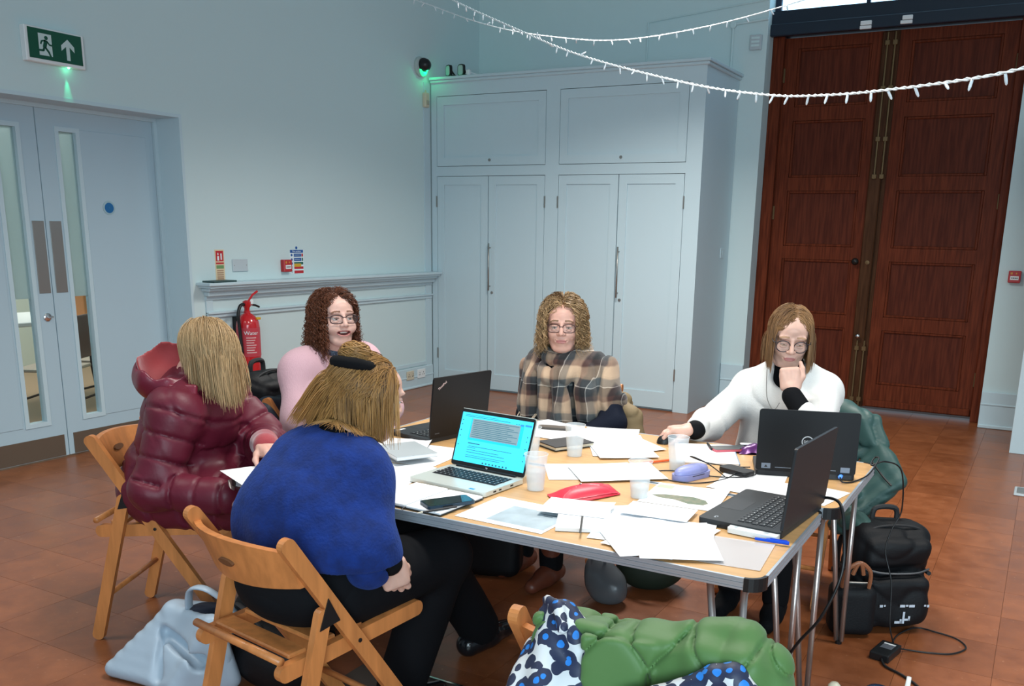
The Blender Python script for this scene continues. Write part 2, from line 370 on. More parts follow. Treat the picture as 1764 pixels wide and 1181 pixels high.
wn_ = struct(obj('window_1', merge(box(RX0, RX0+.05, 8.38, 8.46, 3.345, 4.3), box(-1.62, -1.59, 8.38, 8.46, 3.345, 4.3), box(-.9, -.87, 8.38, 8.46, 3.345, 4.3), box(RX1-.05, RX1, 8.38, 8.46, 3.345, 4.3), box(RX0, RX1, 8.38, 8.46, 3.345, 3.365)), mat('navy_frame', (.01, .02, .05), .5)), 'bright fanlight window above wooden doors')
obj('pane', box(RX0, -1.6, 8.42, 8.43, 3.345, 4.3), M_sky, wn_); obj('pane', box(-1.6, -.88, 8.42, 8.43, 3.345, 4.3), M_sky, wn_); obj('pane', box(-.88, RX1, 8.42, 8.43, 3.345, 4.3), M_sky, wn_)
def wood_leaf(name, x0, x1, label, px0, px1):
    d = thing(name, label, 'door', (x0, DYk, 0)); del d['category']; d['kind'] = 'structure'
    w = x1-x0; a, b = px0-x0, px1-x0; z0, z1 = .035, 3.15
    zs = []; hgt = .475; z = .24
    for k in range(5): zs.append((z, z+hgt)); z += hgt+.112
    fr = [box(0, a, 0, .05, z0, z1), box(b, w, 0, .05, z0, z1)]
    prev = z0
    for (p, q) in zs: fr.append(box(a, b, 0, .05, prev, p)); prev = q
    fr.append(box(a, b, 0, .05, prev, z1))
    obj('frame', merge(*fr), M_mahog, d)
    for (p, q) in zs:
        pn = obj('panel', box(a-.005, b+.005, .022, .04, p-.005, q+.005), M_mahogd, d)
        bd = .022
        obj('moulding', merge(box(a, a+bd, .004, .024, p, q, .005), box(b-bd, b, .004, .024, p, q, .005), box(a+bd, b-bd, .004, .024, p, p+bd, .005), box(a+bd, b-bd, .004, .024, q-bd, q, .005)), M_mahog, pn)
    obj('weather_bar', box(.02, w-.01, -.03, .002, .04, .10, .008), M_mahog, d)
    return d
d1 = wood_leaf('door_3', RX0+.10, -1.40, 'tall dark mahogany panelled door leaf nearer the cupboard', RX0+.21, -1.55)
d2 = wood_leaf('door_4', -1.335, RX1-.075, 'tall dark mahogany panelled door leaf by red call point', -1.24, RX1-.19)
bt = obj('meeting_batten', box(.80, .90, -.04, .0, .05, 3.14, .008), M_oakd, d1)
obj('meeting_gap', box(-.068, -.002, .0, .05, .03, 3.15), M_oakd, d2)
for d, xx in ((d1, .845), (d2, -.03)):
    bl = obj('long_bolt', merge(tube([(xx, -.05, 1.98), (xx, -.05, 3.13)], .008), *[box(xx-.02, xx+.02, -.058, -.03, zz-.02, zz+.02, .004) for zz in (2.0, 2.3, 2.7, 3.05)]), M_brass, d)
    obj('floor_bolt', merge(tube([(xx, -.05, .04), (xx, -.05, .62)], .008), *[box(xx-.02, xx+.02, -.058, -.03, zz-.02, zz+.02, .004) for zz in (.1, .55)]), M_brass, d)
obj('knob', xf(lathe([(.012, 0), (.010, .03), (.026, .04), (.03, .055), (.022, .07), (.003, .074)], 18), T(.76, 0, 1.295) @ RX(90)), mat('black_iron', (.02, .018, .016), .4, .5), d1, smooth=True)
obj('keyhole', xf(lathe([(.018, 0), (.018, .006), (.006, .007)], 14), T(.86, -.04, 1.29) @ RX(90)), M_brass, d1)
obj('bolt_knob', xf(lathe([(.006, 0), (.006, .02), (.02, .025), (.02, .035), (.003, .04)], 14), T(.85, -.06, .66) @ RX(90)), M_chrome, d1, smooth=True)
for d, xx, zz in ((d1, 0, 2.85), (d1, 0, 1.7), (d2, RX1-.075+1.335, 2.85), (d2, RX1-.075+1.335, 1.8), (d2, RX1-.075+1.335, .35)):
    obj('hinge', box(xx-.012, xx+.012, -.012, .002, zz-.06, zz+.06, .003), M_brass, d)
for k, (x, z) in enumerate(((-1.585, 3.17), (-1.275, 3.185))):
    t = thing('door_contact', ('white alarm contact on lintel above door leaf nearer cupboard', 'white alarm contact on lintel above door leaf by call point')[k], 'sensor', (x, 8.268, z-.03))
    obj('magnet', box(-.045, .045, -.02, 0, 0, .026, .003), M_white, t); obj('switch_body', box(-.042+.01*k, .045, -.022, 0, .03, .062, .003), M_white, t)
# ---- fittings on the back wall
struct(obj('trim_7', merge(tube([(-2.67, BY-.012, 2.85), (-2.67, BY-.012, 3.24)], .011), tube([(-2.67, BY-.012, 3.25), (-2.37, BY-.012, 3.27)], .011), tube([(-3.46, BY-.012, 2.85), (-3.46, BY-.012, 3.33)], .006), tube([(-3.46, BY-.012, 3.33), (-2.37, BY-.012, 3.42)], .006), xf(lathe([(.03, 0), (.03, .03), (.02, .034)], 16), T(-2.67, BY, 3.245) @ RX(90))), M_wall), 'painted conduit and junction box on back wall')
t = thingM('wall_box', 'small grey vented box on back wall beside wooden doors', 'wall fitting', MBk(-2.46, 3.09)); obj('case', box(-.05, .05, -.06, .06, 0, .035, .004), M_greyp, t)
for k in range(3): obj('louvre', box(-.035, .035, -.035+k*.03, -.018+k*.03, .035, .039), M_wall, t)
t = thing('light_switch', 'white switch plate on cupboard side panel', 'switch', (CX1, 8.0, 1.34)); obj('plate', box(0, .008, -.043, .043, -.043, .043, .003), M_trim, t); obj('rocker', box(.008, .012, -.012, .012, -.02, .02, .002), M_trim, t)
def call_point(M, label):
    t = thingM('fire_call_point', label, 'fire alarm', M)
    obj('case', box(-.044, .044, -.046, .046, 0, .04, .004), M_red, t)
    obj('glass_window', box(-.03, .03, -.024, .006, .04, .042), M_white, t)
    obj('lettering', merge(*[box(-.022+k*.012, -.013+k*.012, -.013, -.005, .042, .0428) for k in range(4)]), mat('ink_black', (.02, .02, .02), .6), t)
    obj('symbol', merge(box(-.03, -.016, .018, .034, .04, .042), box(.006, .016, .02, .032, .04, .042)), mat('sign_yellow', (.6, .3, .05), .5), t)
    return t
call_point(MBk(-.255, 1.222), 'red fire call point on back wall beside wooden doors')
call_point(ML(5.40, 1.197), 'red fire call point above dado shelf beside blue notice')
# ================================================================ WALL FITTINGS
M_green = mat('exit_green', (.0, .075, .035), .35)
M_pale = mat('exit_white', (.55, .66, .64), .4)
M_ink = mat('ink_black', (.02, .02, .02), .6)
# exit sign
t = thingM('exit_sign', 'green running man exit sign with up arrow above white doors', 'sign', ML(3.605, 2.474))
obj('case', box(-.183, .183, -.095, .095, 0, .045, .004), M_white, t)
fc = obj('green_face', box(-.165, .165, -.076, .085, .045, .048), M_green, t)
obj('doorway_symbol', prism([(-.105, -.055), (-.025, -.055), (-.025, .062), (-.105, .062)], .048, .0486), M_pale, fc)
def poly(pts, z0=.0486, z1=.0492): return prism(pts, z0, z1)
def limb2(a, b, w):
    ax, ay = a; bx, by = b; dx, dy = bx-ax, by-ay; l = math.hypot(dx, dy); nx, ny = -dy/l*w/2, dx/l*w/2
    return poly([(ax+nx, ay+ny), (ax-nx, ay-ny), (bx-nx, by-ny), (bx+nx, by+ny)])
head = poly([(-.058+.011*math.cos(a), .041+.011*math.sin(a)) for a in np.linspace(0, 2*math.pi, 14)[:-1]])
man = merge(head, limb2((-.060, .028), (-.072, -.012), .022), limb2((-.062, .027), (-.085, .022), .009), limb2((-.085, .024), (-.094, .004), .009), limb2((-.056, .024), (-.038, .004), .009), limb2((-.038, .006), (-.020, .004), .009),
            limb2((-.074, -.010), (-.080, -.030), .012), limb2((-.078, -.028), (-.112, -.030), .011), limb2((-.068, -.010), (-.046, -.036), .012), limb2((-.048, -.034), (-.036, -.060), .011))
obj('running_man', man, M_green, fc)
obj('arrow', prism([(.075, .055), (.115, .018), (.115, -.012), (.085, .014), (.085, -.06), (.063, -.06), (.063, .014), (.033, -.012), (.033, .018)], .048, .0486), M_pale, fc)
obj('led', xf(lathe([(.006, 0), (.005, .006), (.001, .008)], 10), T(.08, -.095, .03) @ RX(90)), mat('green_led', (.2, 1, .5), .3, emit=(.15, 1, .5), estr=30), t)
def lamp(name, loc, energy, col, kind='POINT', size=.01, rot=None, ang=30, blend=.6):
    l = bpy.data.lights.new(name, kind); l.energy = energy; l.color = col
    l.shadow_soft_size = size
    if kind == 'SPOT': l.spot_size = math.radians(ang); l.spot_blend = blend
    o = bpy.data.objects.new(name, l); C.objects.link(o); o.location = loc
    if rot: o.rotation_euler = rot
    return o
lamp('exit_led_light', (WX+.022, 3.685, 2.372), 2.2, (.02, 1, .42), 'SPOT', .004, (0, math.radians(7), 0), 26, 1)
lamp('exit_led_glow', (WX+.035, 3.685, 2.366), .012, (.02, 1, .42), 'POINT', .004)
# alarm beacon
t = thingM('alarm_beacon', 'black dome alarm beacon with green glow above cupboard end', 'alarm', ML(7.2, 2.925))
obj('base', xf(lathe([(.085, 0), (.085, .02), (.075, .028)], 24), T(0, -.005, 0)), mat('beacon_grey', (.42, .5, .48), .4), t, smooth='auto')
obj('dome', xf(lathe([(.058, .028), (.06, .05), (.048, .085), (.028, .105), (.003, .112)], 20), T(.01, .01, 0)), M_black, t, smooth=True)
obj('green_lens', xf(lathe([(.05, 0), (.045, .02), (.003, .022)], 16), T(.015, -.035, .026)), mat('green_lens', (.05, .9, .3), .3, emit=(.02, 1, .28), estr=1.6), t, smooth=True)
lamp('beacon_glow', (WX+.07, 7.225, 2.885), .9, (.02, 1, .35), 'POINT', .02)
# two small floodlights on the cupboard
for k, (x, y) in enumerate(((-5.06, 7.38), (-4.93, 7.39))):
    t = thing('work_light', ('small floodlight on cupboard top with cord, next to beacon', 'small floodlight on cupboard top beside white charger')[k], 'lamp', (x, y, 2.847), -25+10*k)
    obj('rim', xf(xf(prism(rrect(-.04, .04, 0, .1, .025), -.012, .012), RX(90)), T(0, 0, .004)), M_black, t)
    obj('lens', xf(xf(prism(rrect(-.031, .031, .009, .091, .018), -.015, .015), RX(90)), T(0, 0, .004)), mat('lens_grey', (.45, .5, .52), .3), t)
    obj('stand', merge(tube([(.03, .01, .05), (.06, .03, .006)], .008), tube([(.06, .05, .006), (.06, -.02, .006)], .007)), M_black, t)
t = thing('charger_plug', 'white charger plug on cupboard top beside floodlight', 'plug', (-4.86, 7.40, 2.847)); obj('body', box(-.02, .02, -.02, .02, 0, .055, .006), M_white, t); obj('cord', tube(smoothpath([(.02, 0, .03), (.1, .02, .01), (.2, .06, .004), (.3, .09, .004)]), .004), M_white, t)
# beige sensor
t = thingM('motion_sensor', 'beige motion sensor on left wall next to cupboard', 'sensor', ML(7.27, 2.645))
obj('case', box(-.03, .03, -.065, .065, 0, .04, .01, 2), M_cream, t); obj('lens', box(-.02, .02, -.04, -.005, .04, .046, .004), mat('sensor_lens', (.4, .36, .3), .5), t); obj('bracket', box(-.008, .008, .065, .085, 0, .02), M_cream, t)
# notices
M_nblue = mat('notice_blue', (.01, .09, .33), .5); M_nred = mat('notice_red', (.5, .02, .03), .5); M_ngreen = mat('notice_green', (.02, .14, .11), .5); M_nyel = mat('notice_yellow', (.62, .36, .03), .5)
M_nwht = mat('notice_white', (.72, .80, .82), .5); M_ncream = mat('notice_cream', (.72, .58, .38), .5)
def rect(u0, u1, v0, v1, w=.0022, d=.0006): return box(u0, u1, v0, v1, w, w+d)
t = thingM('fire_action_notice', 'blue and red fire action notice on wall beside call point', 'notice', ML(5.535, 1.232))
obj('sheet', box(-.075, .075, -.1, .085, 0, .002), M_nwht, t)
obj('header', merge(rect(-.072, .072, .062, .084), poly([(.0+.011*math.cos(a), .1+.011*math.sin(a)) for a in np.linspace(0, 6.28, 14)[:-1]], .0, .0026)), M_nblue, t)
obj('header_text', xf(text_part('Fire action', .022), T(0, .073, .003)), M_nwht, t)
obj('blue_rows', merge(rect(-.032, .05, .032, .055), rect(-.032, .05, -.002, .022), *[poly([(-.056+.01*math.cos(a), v+.01*math.sin(a)) for a in np.linspace(0, 6.28, 12)[:-1]], .002, .0026) for v in (.044, .01, -.02)]), M_nblue, t)
obj('green_rows', merge(rect(-.032, .07, -.03, -.01), rect(.056, .07, -.002, .022)), M_ngreen, t)
obj('yellow_row', rect(-.032, .045, -.047, -.022, .0026), M_nyel, t)
obj('red_rows', merge(rect(-.032, .07, -.064, -.045, .0024), rect(-.032, .07, -.098, -.076), rect(.054, .07, .032, .055)), M_nred, t)
obj('pictograms', merge(rect(-.064, -.048, -.06, -.04), rect(-.064, -.048, -.095, -.072), *[rect(-.024, .035, v, v+.004, .0028) for v in (.042, .008)]), M_greyp, t)
t = thingM('extinguisher_notice', 'narrow red and cream extinguisher notice above dado shelf', 'notice', ML(4.755, 1.212))
obj('sheet', box(-.042, .042, -.105, .112, 0, .002), M_ncream, t)
obj('red_blocks', merge(rect(-.034, .034, .03, .104), rect(-.036, .036, .01, .022)), M_nred, t)
obj('symbol', merge(rect(-.022, -.006, .036, .066, .0028), rect(-.018, -.01, .072, .09, .0028), rect(.008, .02, .04, .085, .0028)), M_nwht, t)
obj('green_band', rect(-.034, .034, -.022, .002), mat('notice_band_green', (.16, .3, .12), .5), t)
obj('print_lines', merge(*[rect(-.03, .03, v, v+.009) for v in (-.04, -.055, -.07, -.085, -.098)]), mat('print_brown', (.42, .25, .16), .5), t)
t = thingM('blank_plate', 'grey double blanking plate above dado shelf', 'wall plate', ML(4.942, 1.21)); obj('plate', box(-.073, .073, -.045, .045, 0, .009, .003), M_greyp, t); obj('screw', merge(*[xf(lathe([(.004, .009), (.001, .0098)], 8), T(s*.058, 0, 0)) for s in (-1, 1)]), M_steel, t)
t = thing('folder', 'dark green folder lying on end of dado shelf', 'folder', (WX+.075, 4.68, 1.1), 4); obj('cover', box(-.06, .055, -.11, .11, .0, .012, .002), mat('folder_green', (.03, .07, .07), .5), t); obj('pages', box(-.056, .05, -.106, .106, .003, .009), M_nwht, t)
# double sockets on the skirting
for k, y in enumerate((6.97, 7.14)):
    t = thingM('wall_socket', ('cream socket plate on skirting', 'white socket plate on skirting next to cupboard')[k], 'socket', ML(y, .135, .022))
    obj('plate', box(-.062, .062 if k else .05, -.043, .043, 0, .01, .003), (M_cream, M_white)[k], t)
    obj('outlet', merge(*[box(u-.003, u+.003, v-.006, v+.006, .01, .0105) for u, v in ((-.03, .012), (-.04, -.008), (-.02, -.008), (.03, .012), (.02, -.008), (.04, -.008))]), M_ink, t)
# fire extinguisher hanging on the wall
t = thingM('fire_extinguisher', 'red water fire extinguisher on left wall under dado', 'extinguisher', ML(4.87, .38, .125))
Z2 = Matrix(((1, 0, 0, 0), (0, 0, -1, 0), (0, 1, 0, 0), (0, 0, 0, 1))).inverted()
def up(p): return xf(p, Matrix(((1, 0, 0, 0), (0, 0, 1, 0), (0, -1, 0, 0), (0, 0, 0, 1))))
body = lathe([(.075, 0), (.082, .01), (.084, .03), (.084, .40), (.078, .435), (.06, .465), (.035, .485), (.024, .492), (.024, .51)], 28)
M_exred = mat('extinguisher_red', (.52, .012, .018), .22, coat=.6)
ML_up = Matrix(((1, 0, 0, 0), (0, 0, 1, 0), (0, 1, 0, 0), (0, 0, 0, 1)))
def upv(p): V, F = xf(p, ML_up); return V, [tuple(reversed(f)) for f in F]
obj('cylinder', upv(body), M_exred, t, smooth='auto')
obj('label_band', upv(lathe([(.0855, .18), (.0855, .39)], 28, False)), mat('extinguisher_label', (.50, .05, .07), .4), t, smooth=True)
for k, (s, sz, v) in enumerate((('Water', .04, .352), )):
    p = text_part(s, sz, .0004); V = []
    for (x, y, z) in p[0]:
        a = x/.086; V.append((.0865*math.sin(a-.5), y+v, .0865*math.cos(a-.5)+z))
    obj('lettering', (V, p[1]), M_nwht, t)
lines = []
for k in range(7):
    v = .315-.018*k
    V = []
    for a in np.linspace(-.95, -.10-.1*(k % 3), 8): V += [(.0866*math.sin(a), v, .0866*math.cos(a)), (.0866*math.sin(a), v+.007, .0866*math.cos(a))]
    lines.append((V, [(2*i, 2*i+2, 2*i+3, 2*i+1) for i in range(7)]))
obj('print_lines', merge(*lines), mat('pale_print', (.7, .45, .45), .5), t)
vl = obj('valve', merge(upv(lathe([(.018, .505), (.02, .53), (.03, .545), (.03, .575), (.01, .585)], 16)), box(.0, .05, .545, .57, -.012, .012, .004)), M_exred, t, smooth='auto')
obj('lever', merge(tube([(.015, .575, 0), (.06, .62, 0), (.11, .645, 0)], .009, flat=.6)), M_exred, t)
obj('grip', tube([(.02, .555, 0), (.08, .545, 0), (.12, .53, 0)], .008), M_black, t)
obj('safety_tag', box(.02, .05, .555, .59, .013, .02, .004), M_nwht, t)
obj('pressure_sticker', box(.02, .06, .445, .463, .055, .075, .003), M_nyel, t)
obj('hose', tube(smoothpath([(-.02, .555, 0), (-.07, .55, .01), (-.105, .49, .02), (-.10, .40, .02), (-.095, .2, .03)]), .012), M_black, t, smooth=True)
obj('wall_bracket', box(-.03, .03, .3, .46, -.124, -.084), M_black, t)
# floor socket plate at the right
t = thing('floor_plate', 'small grey floor plate beyond table at edge of room', 'floor plate', (.03, 6.14, 0)); obj('plate', box(-.06, .06, -.1, .1, 0, .012, .004), M_greyp, t); obj('lid', box(-.045, .045, -.07, .07, .012, .016, .002), M_steel, t)
# sunk floor hatch by the front chair
t = struct(obj('trim_8', merge(box(-1.95, -1.2, 2.335, 2.345, 0, .004), box(-1.95, -1.2, 2.0, 2.335, 0, .002)), mat('hatch_metal', (.10, .085, .07), .45, .3)), 'dull metal floor hatch with bright edge strip')
obj('edge_strip', box(-1.95, -1.2, 2.332, 2.34, .004, .006), M_chrome, t)
# ---- fairy light strings
M_cable = mat('clear_white_cable', (.72, .78, .80), .3)
M_bulb = mat('clear_led_bulb', (.80, .86, .9), .2, trans=.35)
bulb_me = mesh_of(lathe([(.0035, 0), (.004, -.008), (.0042, -.02), (.003, -.028), (.0005, -.031)], 8), 'bulb', True); bulb_me.materials.append(M_bulb)
def fairy(pts, r, gap, label, twist=2):
    path = np.array(smoothpath(pts, 26)); base = path[len(path)//2]
    t = thing('fairy_light_string', label, 'string lights', tuple(base))
    seg = np.linalg.norm(np.diff(path, axis=0), axis=1); s = np.r_[0, np.cumsum(seg)]; n = int(s[-1]/.02)
    q = np.array([np.interp(np.linspace(0, s[-1], n), s, path[:, k]) for k in range(3)]).T
    st = []
    for k in range(twist):
        ph = 2*math.pi*k/twist; a = np.linspace(0, s[-1]/.07*2*math.pi, n)+ph
        off = np.stack([np.cos(a)*r*.75, np.sin(a)*r*.75*.6, np.sin(a)*r*.75], 1)
        st.append(tube(q+off-base, r*.62, 5))
    obj('cable', merge(*st), M_cable, t, smooth=True)
    u = .03
    while u < s[-1]:
        p = np.array([np.interp(u, s, path[:, k]) for k in range(3)])-base
        b = bpy.data.objects.new('bulb', bulb_me); C.objects.link(b); b.parent = t; b.location = p
        fl = random.random() < .12
        b.rotation_euler = (random.gauss(0, .35)+(2.6 if fl else 0), random.gauss(0, .35), random.random()*6)
        u += gap*random.uniform(.75, 1.25)
    return t
fairy([(-5.25, 5.55, 3.95), (-4.4, 5.2, 3.42), (-3.669, 4.9, 2.998), (-3.195, 4.7, 2.768), (-2.658, 4.45, 2.538), (-2.068, 4.1, 2.302), (-1.393, 3.7, 2.09), (-0.972, 3.4, 1.985), (-0.694, 3.15, 1.939), (-0.447, 2.9, 1.912), (-0.237, 2.7, 1.899), (-0.123, 2.6, 1.901), (0.031, 2.4, 1.904), (.7, 1.7, 2.05), (1.8, .9, 2.5), (3.4, 0, 3.3)], .0042, .10, 'thick white fairy light string sagging across wooden doors and cupboard')
fairy([(-5.25, 5.85, 3.55), (-4.7, 5.7, 3.28), (-4.246, 5.6, 3.088), (-3.963, 5.55, 2.985), (-3.522, 5.45, 2.824), (-3.11, 5.35, 2.707), (-2.651, 5.25, 2.615), (-2.399, 5.2, 2.584), (-2.126, 5.15, 2.577), (-1.804, 5.1, 2.593), (-1.536, 5.05, 2.618), (-1.23, 5.0, 2.662), (-.5, 5.0, 2.80), (.8, 5.3, 3.15), (2.6, 5.8, 3.8)], .0036, .115, 'thin fairy light string hanging above the cupboard top')
# ================================================================ TABLES
M_beech = mat('beech_laminate', (.58, .34, .145), .38, var=.08, vscale=4, stretch=(1, 14, 1))
M_alu = mat('ribbed_aluminium', (.50, .56, .62), .38, .55)
M_legsteel = mat('steel_tube', (.52, .45, .42), .3, .85)
def folding_table(x0, x1, y0, y1, label):
    cx, cy = (x0+x1)/2, (y0+y1)/2; a, b = (x1-x0)/2, (y1-y0)/2
    t = thing('folding_table', label, 'table', (cx, cy, 0), 0, 'meeting tables pushed together')
    obj('tabletop', prism(rrect(-a+.004, a-.004, -b+.004, b-.004, .03), .672, .7), M_beech, t)
    bands = []
    for k in range(5):   # ribbed edging
        z = .6705+k*.0062; o = .0 if k % 2 == 0 else .0012
        for (p, q, r, s) in ((-a+.045, a-.045, -b-.001+o, -b+.006), (-a+.045, a-.045, b-.006, b+.001-o), (-a-.001+o, -a+.006, -b+.045, b-.045), (a-.006, a+.001-o, -b+.045, b-.045)):
            bands.append(box(p, q, r, s, z, z+.0056))
    ed = obj('edging', merge(*bands), M_alu, t)
    for sx in (-1, 1):
        for sy in (-1, 1):
            P = []
            for k in range(7):
                an = math.radians(90*k/6); P.append((a-.045+.047*math.cos(an), b-.045+.047*math.sin(an)))
            for k in range(6, -1, -1):
                an = math.radians(90*k/6); P.append((a-.045+.038*math.cos(an), b-.045+.038*math.sin(an)))
            V, F = prism(P, .667, .7015)
            V = [(x*sx, y*sy, z) for x, y, z in V]
            if sx*sy < 0: F = [tuple(reversed(f)) for f in F]
            obj('corner_cap', (V, F), M_black, t)
            lx, ly = sx*(a-.055), sy*(b-.05)
            lg = obj('leg', merge(tube([(lx, ly, .668), (lx+sx*.004, ly, .012)], .0095, 10)), M_legsteel, t, smooth=True)
            obj('brace_tube', tube([(lx-.09, ly, .668), (lx-.05, ly, .35), (lx-.014, ly, .012)], .0095, 10), M_legsteel, lg, smooth=True)
            obj('foot', xf(lathe([(.012, 0), (.012, .014)], 10), T(lx-.005, ly, 0)), M_black, lg)
        obj('crossbar', tube([(sx*(a-.055), -b+.05, .64), (sx*(a-.055), b-.05, .64)], .008, 8), M_legsteel, t, smooth=True)
    obj('underframe', merge(box(-a+.05, a-.05, -b+.14, -b+.16, .645, .672), box(-a+.05, a-.05, b-.16, b-.14, .645, .672)), M_alu, t)
    return t
folding_table(-2.29, -.506, 2.04, 2.716, 'beech topped folding table with silver laptop and red case on it')
folding_table(-2.29, -.468, 2.734, 3.41, 'beech topped folding table with computer mouse and black laptop lids on it')
# ================================================================ FOLDING CHAIRS
M_chair = mat('orange_beech', (.54, .20, .060), .38, var=.14, vscale=3, stretch=(12, 12, 1.5), coat=.15)
def bar(a, b, w, t, side=(1, 0, 0)):
    """rounded flat bar from a to b, thickness t along 'side', width w across"""
    a, b = Vector(a), Vector(b); d = (b-a).normalized(); s = Vector(side); s = (s-d*s.dot(d)).normalized(); n = d.cross(s)
    L = (b-a).length; P = []
    for k in range(9):
        an = math.radians(-90+180*k/8); P.append((L+.5*w*math.cos(an)*.9, .5*w*math.sin(an)))
    for k in range(9):
        an = math.radians(90+180*k/8); P.append((.5*w*math.cos(an)*.9, .5*w*math.sin(an)))
    V, F = prism(P, -t/2, t/2)
    M = Matrix(((d.x, n.x, -s.x, a.x), (d.y, n.y, -s.y, a.y), (d.z, n.z, -s.z, a.z), (0, 0, 0, 1)))
    if M.to_3x3().determinant() < 0: F = [tuple(reversed(f)) for f in F]
    return xf((V, F), M)
def folding_chair(label, loc, rz):
    t = thing('folding_chair', label, 'chair', loc, rz, 'folding wooden chairs around the table')
    for s in (-1, 1):
        lg = obj('leg', bar((s*.2, -.235, .755), (s*.2, .25, .02), .042, .022), M_chair, t)
        obj('screw', xf(lathe([(.006, 0), (.006, .002), (.001, .003)], 10), T(s*.2115, -.025, .44) @ RY(90*s)), M_black, lg)
        obj('leg', bar((s*.2, -.135, .545), (s*.2, -.275, .02), .042, .022), M_chair, t)
        V, F = prism([(-.15, .515), (-.085, .525), (-.12, .595)], 0, .003)
        obj('bracket', xf((V, F), Matrix(((0, 0, s, s*.2115), (1, 0, 0, -.005), (0, 1, 0, -.005), (0, 0, 0, 1)))), M_black, t)
        obj('seat_rail', bar((s*.172, -.24, .415), (s*.172, .215, .445), .045, .024), M_chair, t)
    for k in range(5):
        y = -.185+k*.092; z = .4455+.03*(y+.24)/.455-.012
        obj('slat', box(-.16, .16, y-.03, y+.03, z, z+.014, .004), M_chair, t)
    P = []   # backrest
    n = 12; V, F = [], []
    for i in range(n+1):
        u = -1+2*i/n; x = .19*u; yb = -.222-.055*(1-u*u)
        for (dy, z) in ((0, .63), (.02, .63), (.02-.045, .735), (0-.045, .735)):
            V.append((x, yb+.03+dy, z+.012*(1-u*u)*(1 if z > .7 else -1)))
    for i in range(n):
        if i in (5, 6): pass
        for k in range(4): F.append((4*i+k, 4*i+(k+1) % 4, 4*i+4+(k+1) % 4, 4*i+4+k))
    F += [(3, 2, 1, 0), tuple(4*n+k for k in range(4))]
    bk = obj('backrest', (V, F), M_chair, t, smooth='auto')
    obj('grip_hole_plug', xf(prism([(.03*math.cos(a), .011*math.sin(a)) for a in np.linspace(0, 6.283, 17)[:-1]], -.0165, .0165), T(0, -.258, .682) @ RX(23) @ RX(90)), mat('hole_shade', (.16, .06, .02), .7), bk)  # solid plug instead of a cut hole, shade put into its colour
    obj('rear_dowel', tube([(-.185, -.255, .455), (.185, -.255, .455)], .011, 10), M_chair, t, smooth=True)
    obj('front_dowel', tube([(-.19, .165, .15), (.19, .165, .15)], .010, 10), M_chair, t, smooth=True)
    obj('rear_stretcher', tube([(-.19, -.235, .17), (.19, -.235, .17)], .010, 10), M_chair, t, smooth=True)
    return t
folding_chair('orange beech folding chair under woman in burgundy padded coat', (-2.75, 2.256, 0), -64.5)
folding_chair('orange beech folding chair under woman in blue shawl', (-1.68, 1.785, 0), -9)
folding_chair('orange beech folding chair with patterned green coat over it', (-.645, 1.70, 0), 0)
folding_chair('folding chair under woman in pink jumper', (-2.72, 3.09, 0), -78)
folding_chair('folding chair under woman in tartan scarf', (-1.95, 3.83, 0), 190)
folding_chair('folding chair under woman in white fleece', (-.90, 3.86, 0), 184)
# ================================================================ LAPTOPS
M_keys = mat('black_keys', (.018, .02, .024), .45); M_keyl = mat('key_legends', (.6, .62, .62), .5)
def laptop(label, loc, rz, w, d, H, lid, m_base, m_lid, m_bez, th=.016, screen=None, deco=None):
    t = thing('laptop', label, 'laptop', loc, rz, 'laptops on the meeting tables')
    bs = obj('base', prism(rrect(-w/2, w/2, -d/2, d/2, .012), .0015, th), m_base, t)
    kw, kd = w*.84, d*.46
    kb = obj('keyboard_well', box(-kw/2, kw/2, d/2-.03-kd, d/2-.03, th-.0005, th+.0004), M_keys, t)
    keys = []; nx, ny = 14, 5
    for r in range(ny):
        for c in range(nx):
            x = -kw/2+(c+.5)*kw/nx+(.25*(r % 3)-.2)*kw/nx*.5; y = d/2-.034-(r+.5)*(kd-.008)/ny
            keys.append(box(x-kw/nx*.4, x+kw/nx*.4, y-kd/ny*.38, y+kd/ny*.38, th, th+.0022))
    k_ = obj('keys', merge(*keys), M_keys, t); k_['kind'] = 'stuff'
    leg = [box(-kw/2+(c+.32)*kw/nx, -kw/2+(c+.52)*kw/nx, d/2-.034-(r+.42)*(kd-.008)/ny, d/2-.034-(r+.30)*(kd-.008)/ny, th+.0022, th+.0024) for r in range(ny) for c in range(nx)]
    k2 = obj('key_legends', merge(*leg), M_keyl, k_); k2['kind'] = 'stuff'
    obj('touchpad', box(-.055, .055, -d/2+.012, -d/2+.012+d*.28, th-.0002, th+.0003), m_base if screen else M_keys, t)
    obj('hinge', tube([(-w*.4, d/2-.006, th+.001), (w*.4, d/2-.006, th+.001)], .006, 8), m_bez, t)
    ML_ = T(0, d/2-.004, th+.002) @ RX(lid)       # lid frame: y' up the screen, z' toward back? front is +z' rotated
    # in lid frame: x across, y up along lid, z = normal (points to the user side -> after RX(lid) normal = front/up)
    ld = obj('lid', prism(rrect(-w/2, w/2, 0, H, .01), -.009, -.003), m_lid, t, M=ML_)
    bz = obj('bezel', prism(rrect(-w/2+.001, w/2-.001, .001, H-.001, .009), -.003, 0), m_bez, ld)
    sc = obj('screen', box(-w/2+.007, w/2-.007, .016, H-.012, 0, .0006), screen or mat('dark_screen', (.01, .012, .015), .15), ld)
    return t, ld, sc
M_silver = mat('silver_shell', (.62, .66, .62), .32, .35)
M_dark = mat('black_lid', (.007, .0075, .009), .45, spec=.3)
M_dgrey = mat('dark_grey_shell', (.022, .024, .027), .42, spec=.35)
M_scr = mat('bright_blue_screen', (.05, .5, .7), .3, emit=(.04, .56, .92), estr=.8)
tz = .7005
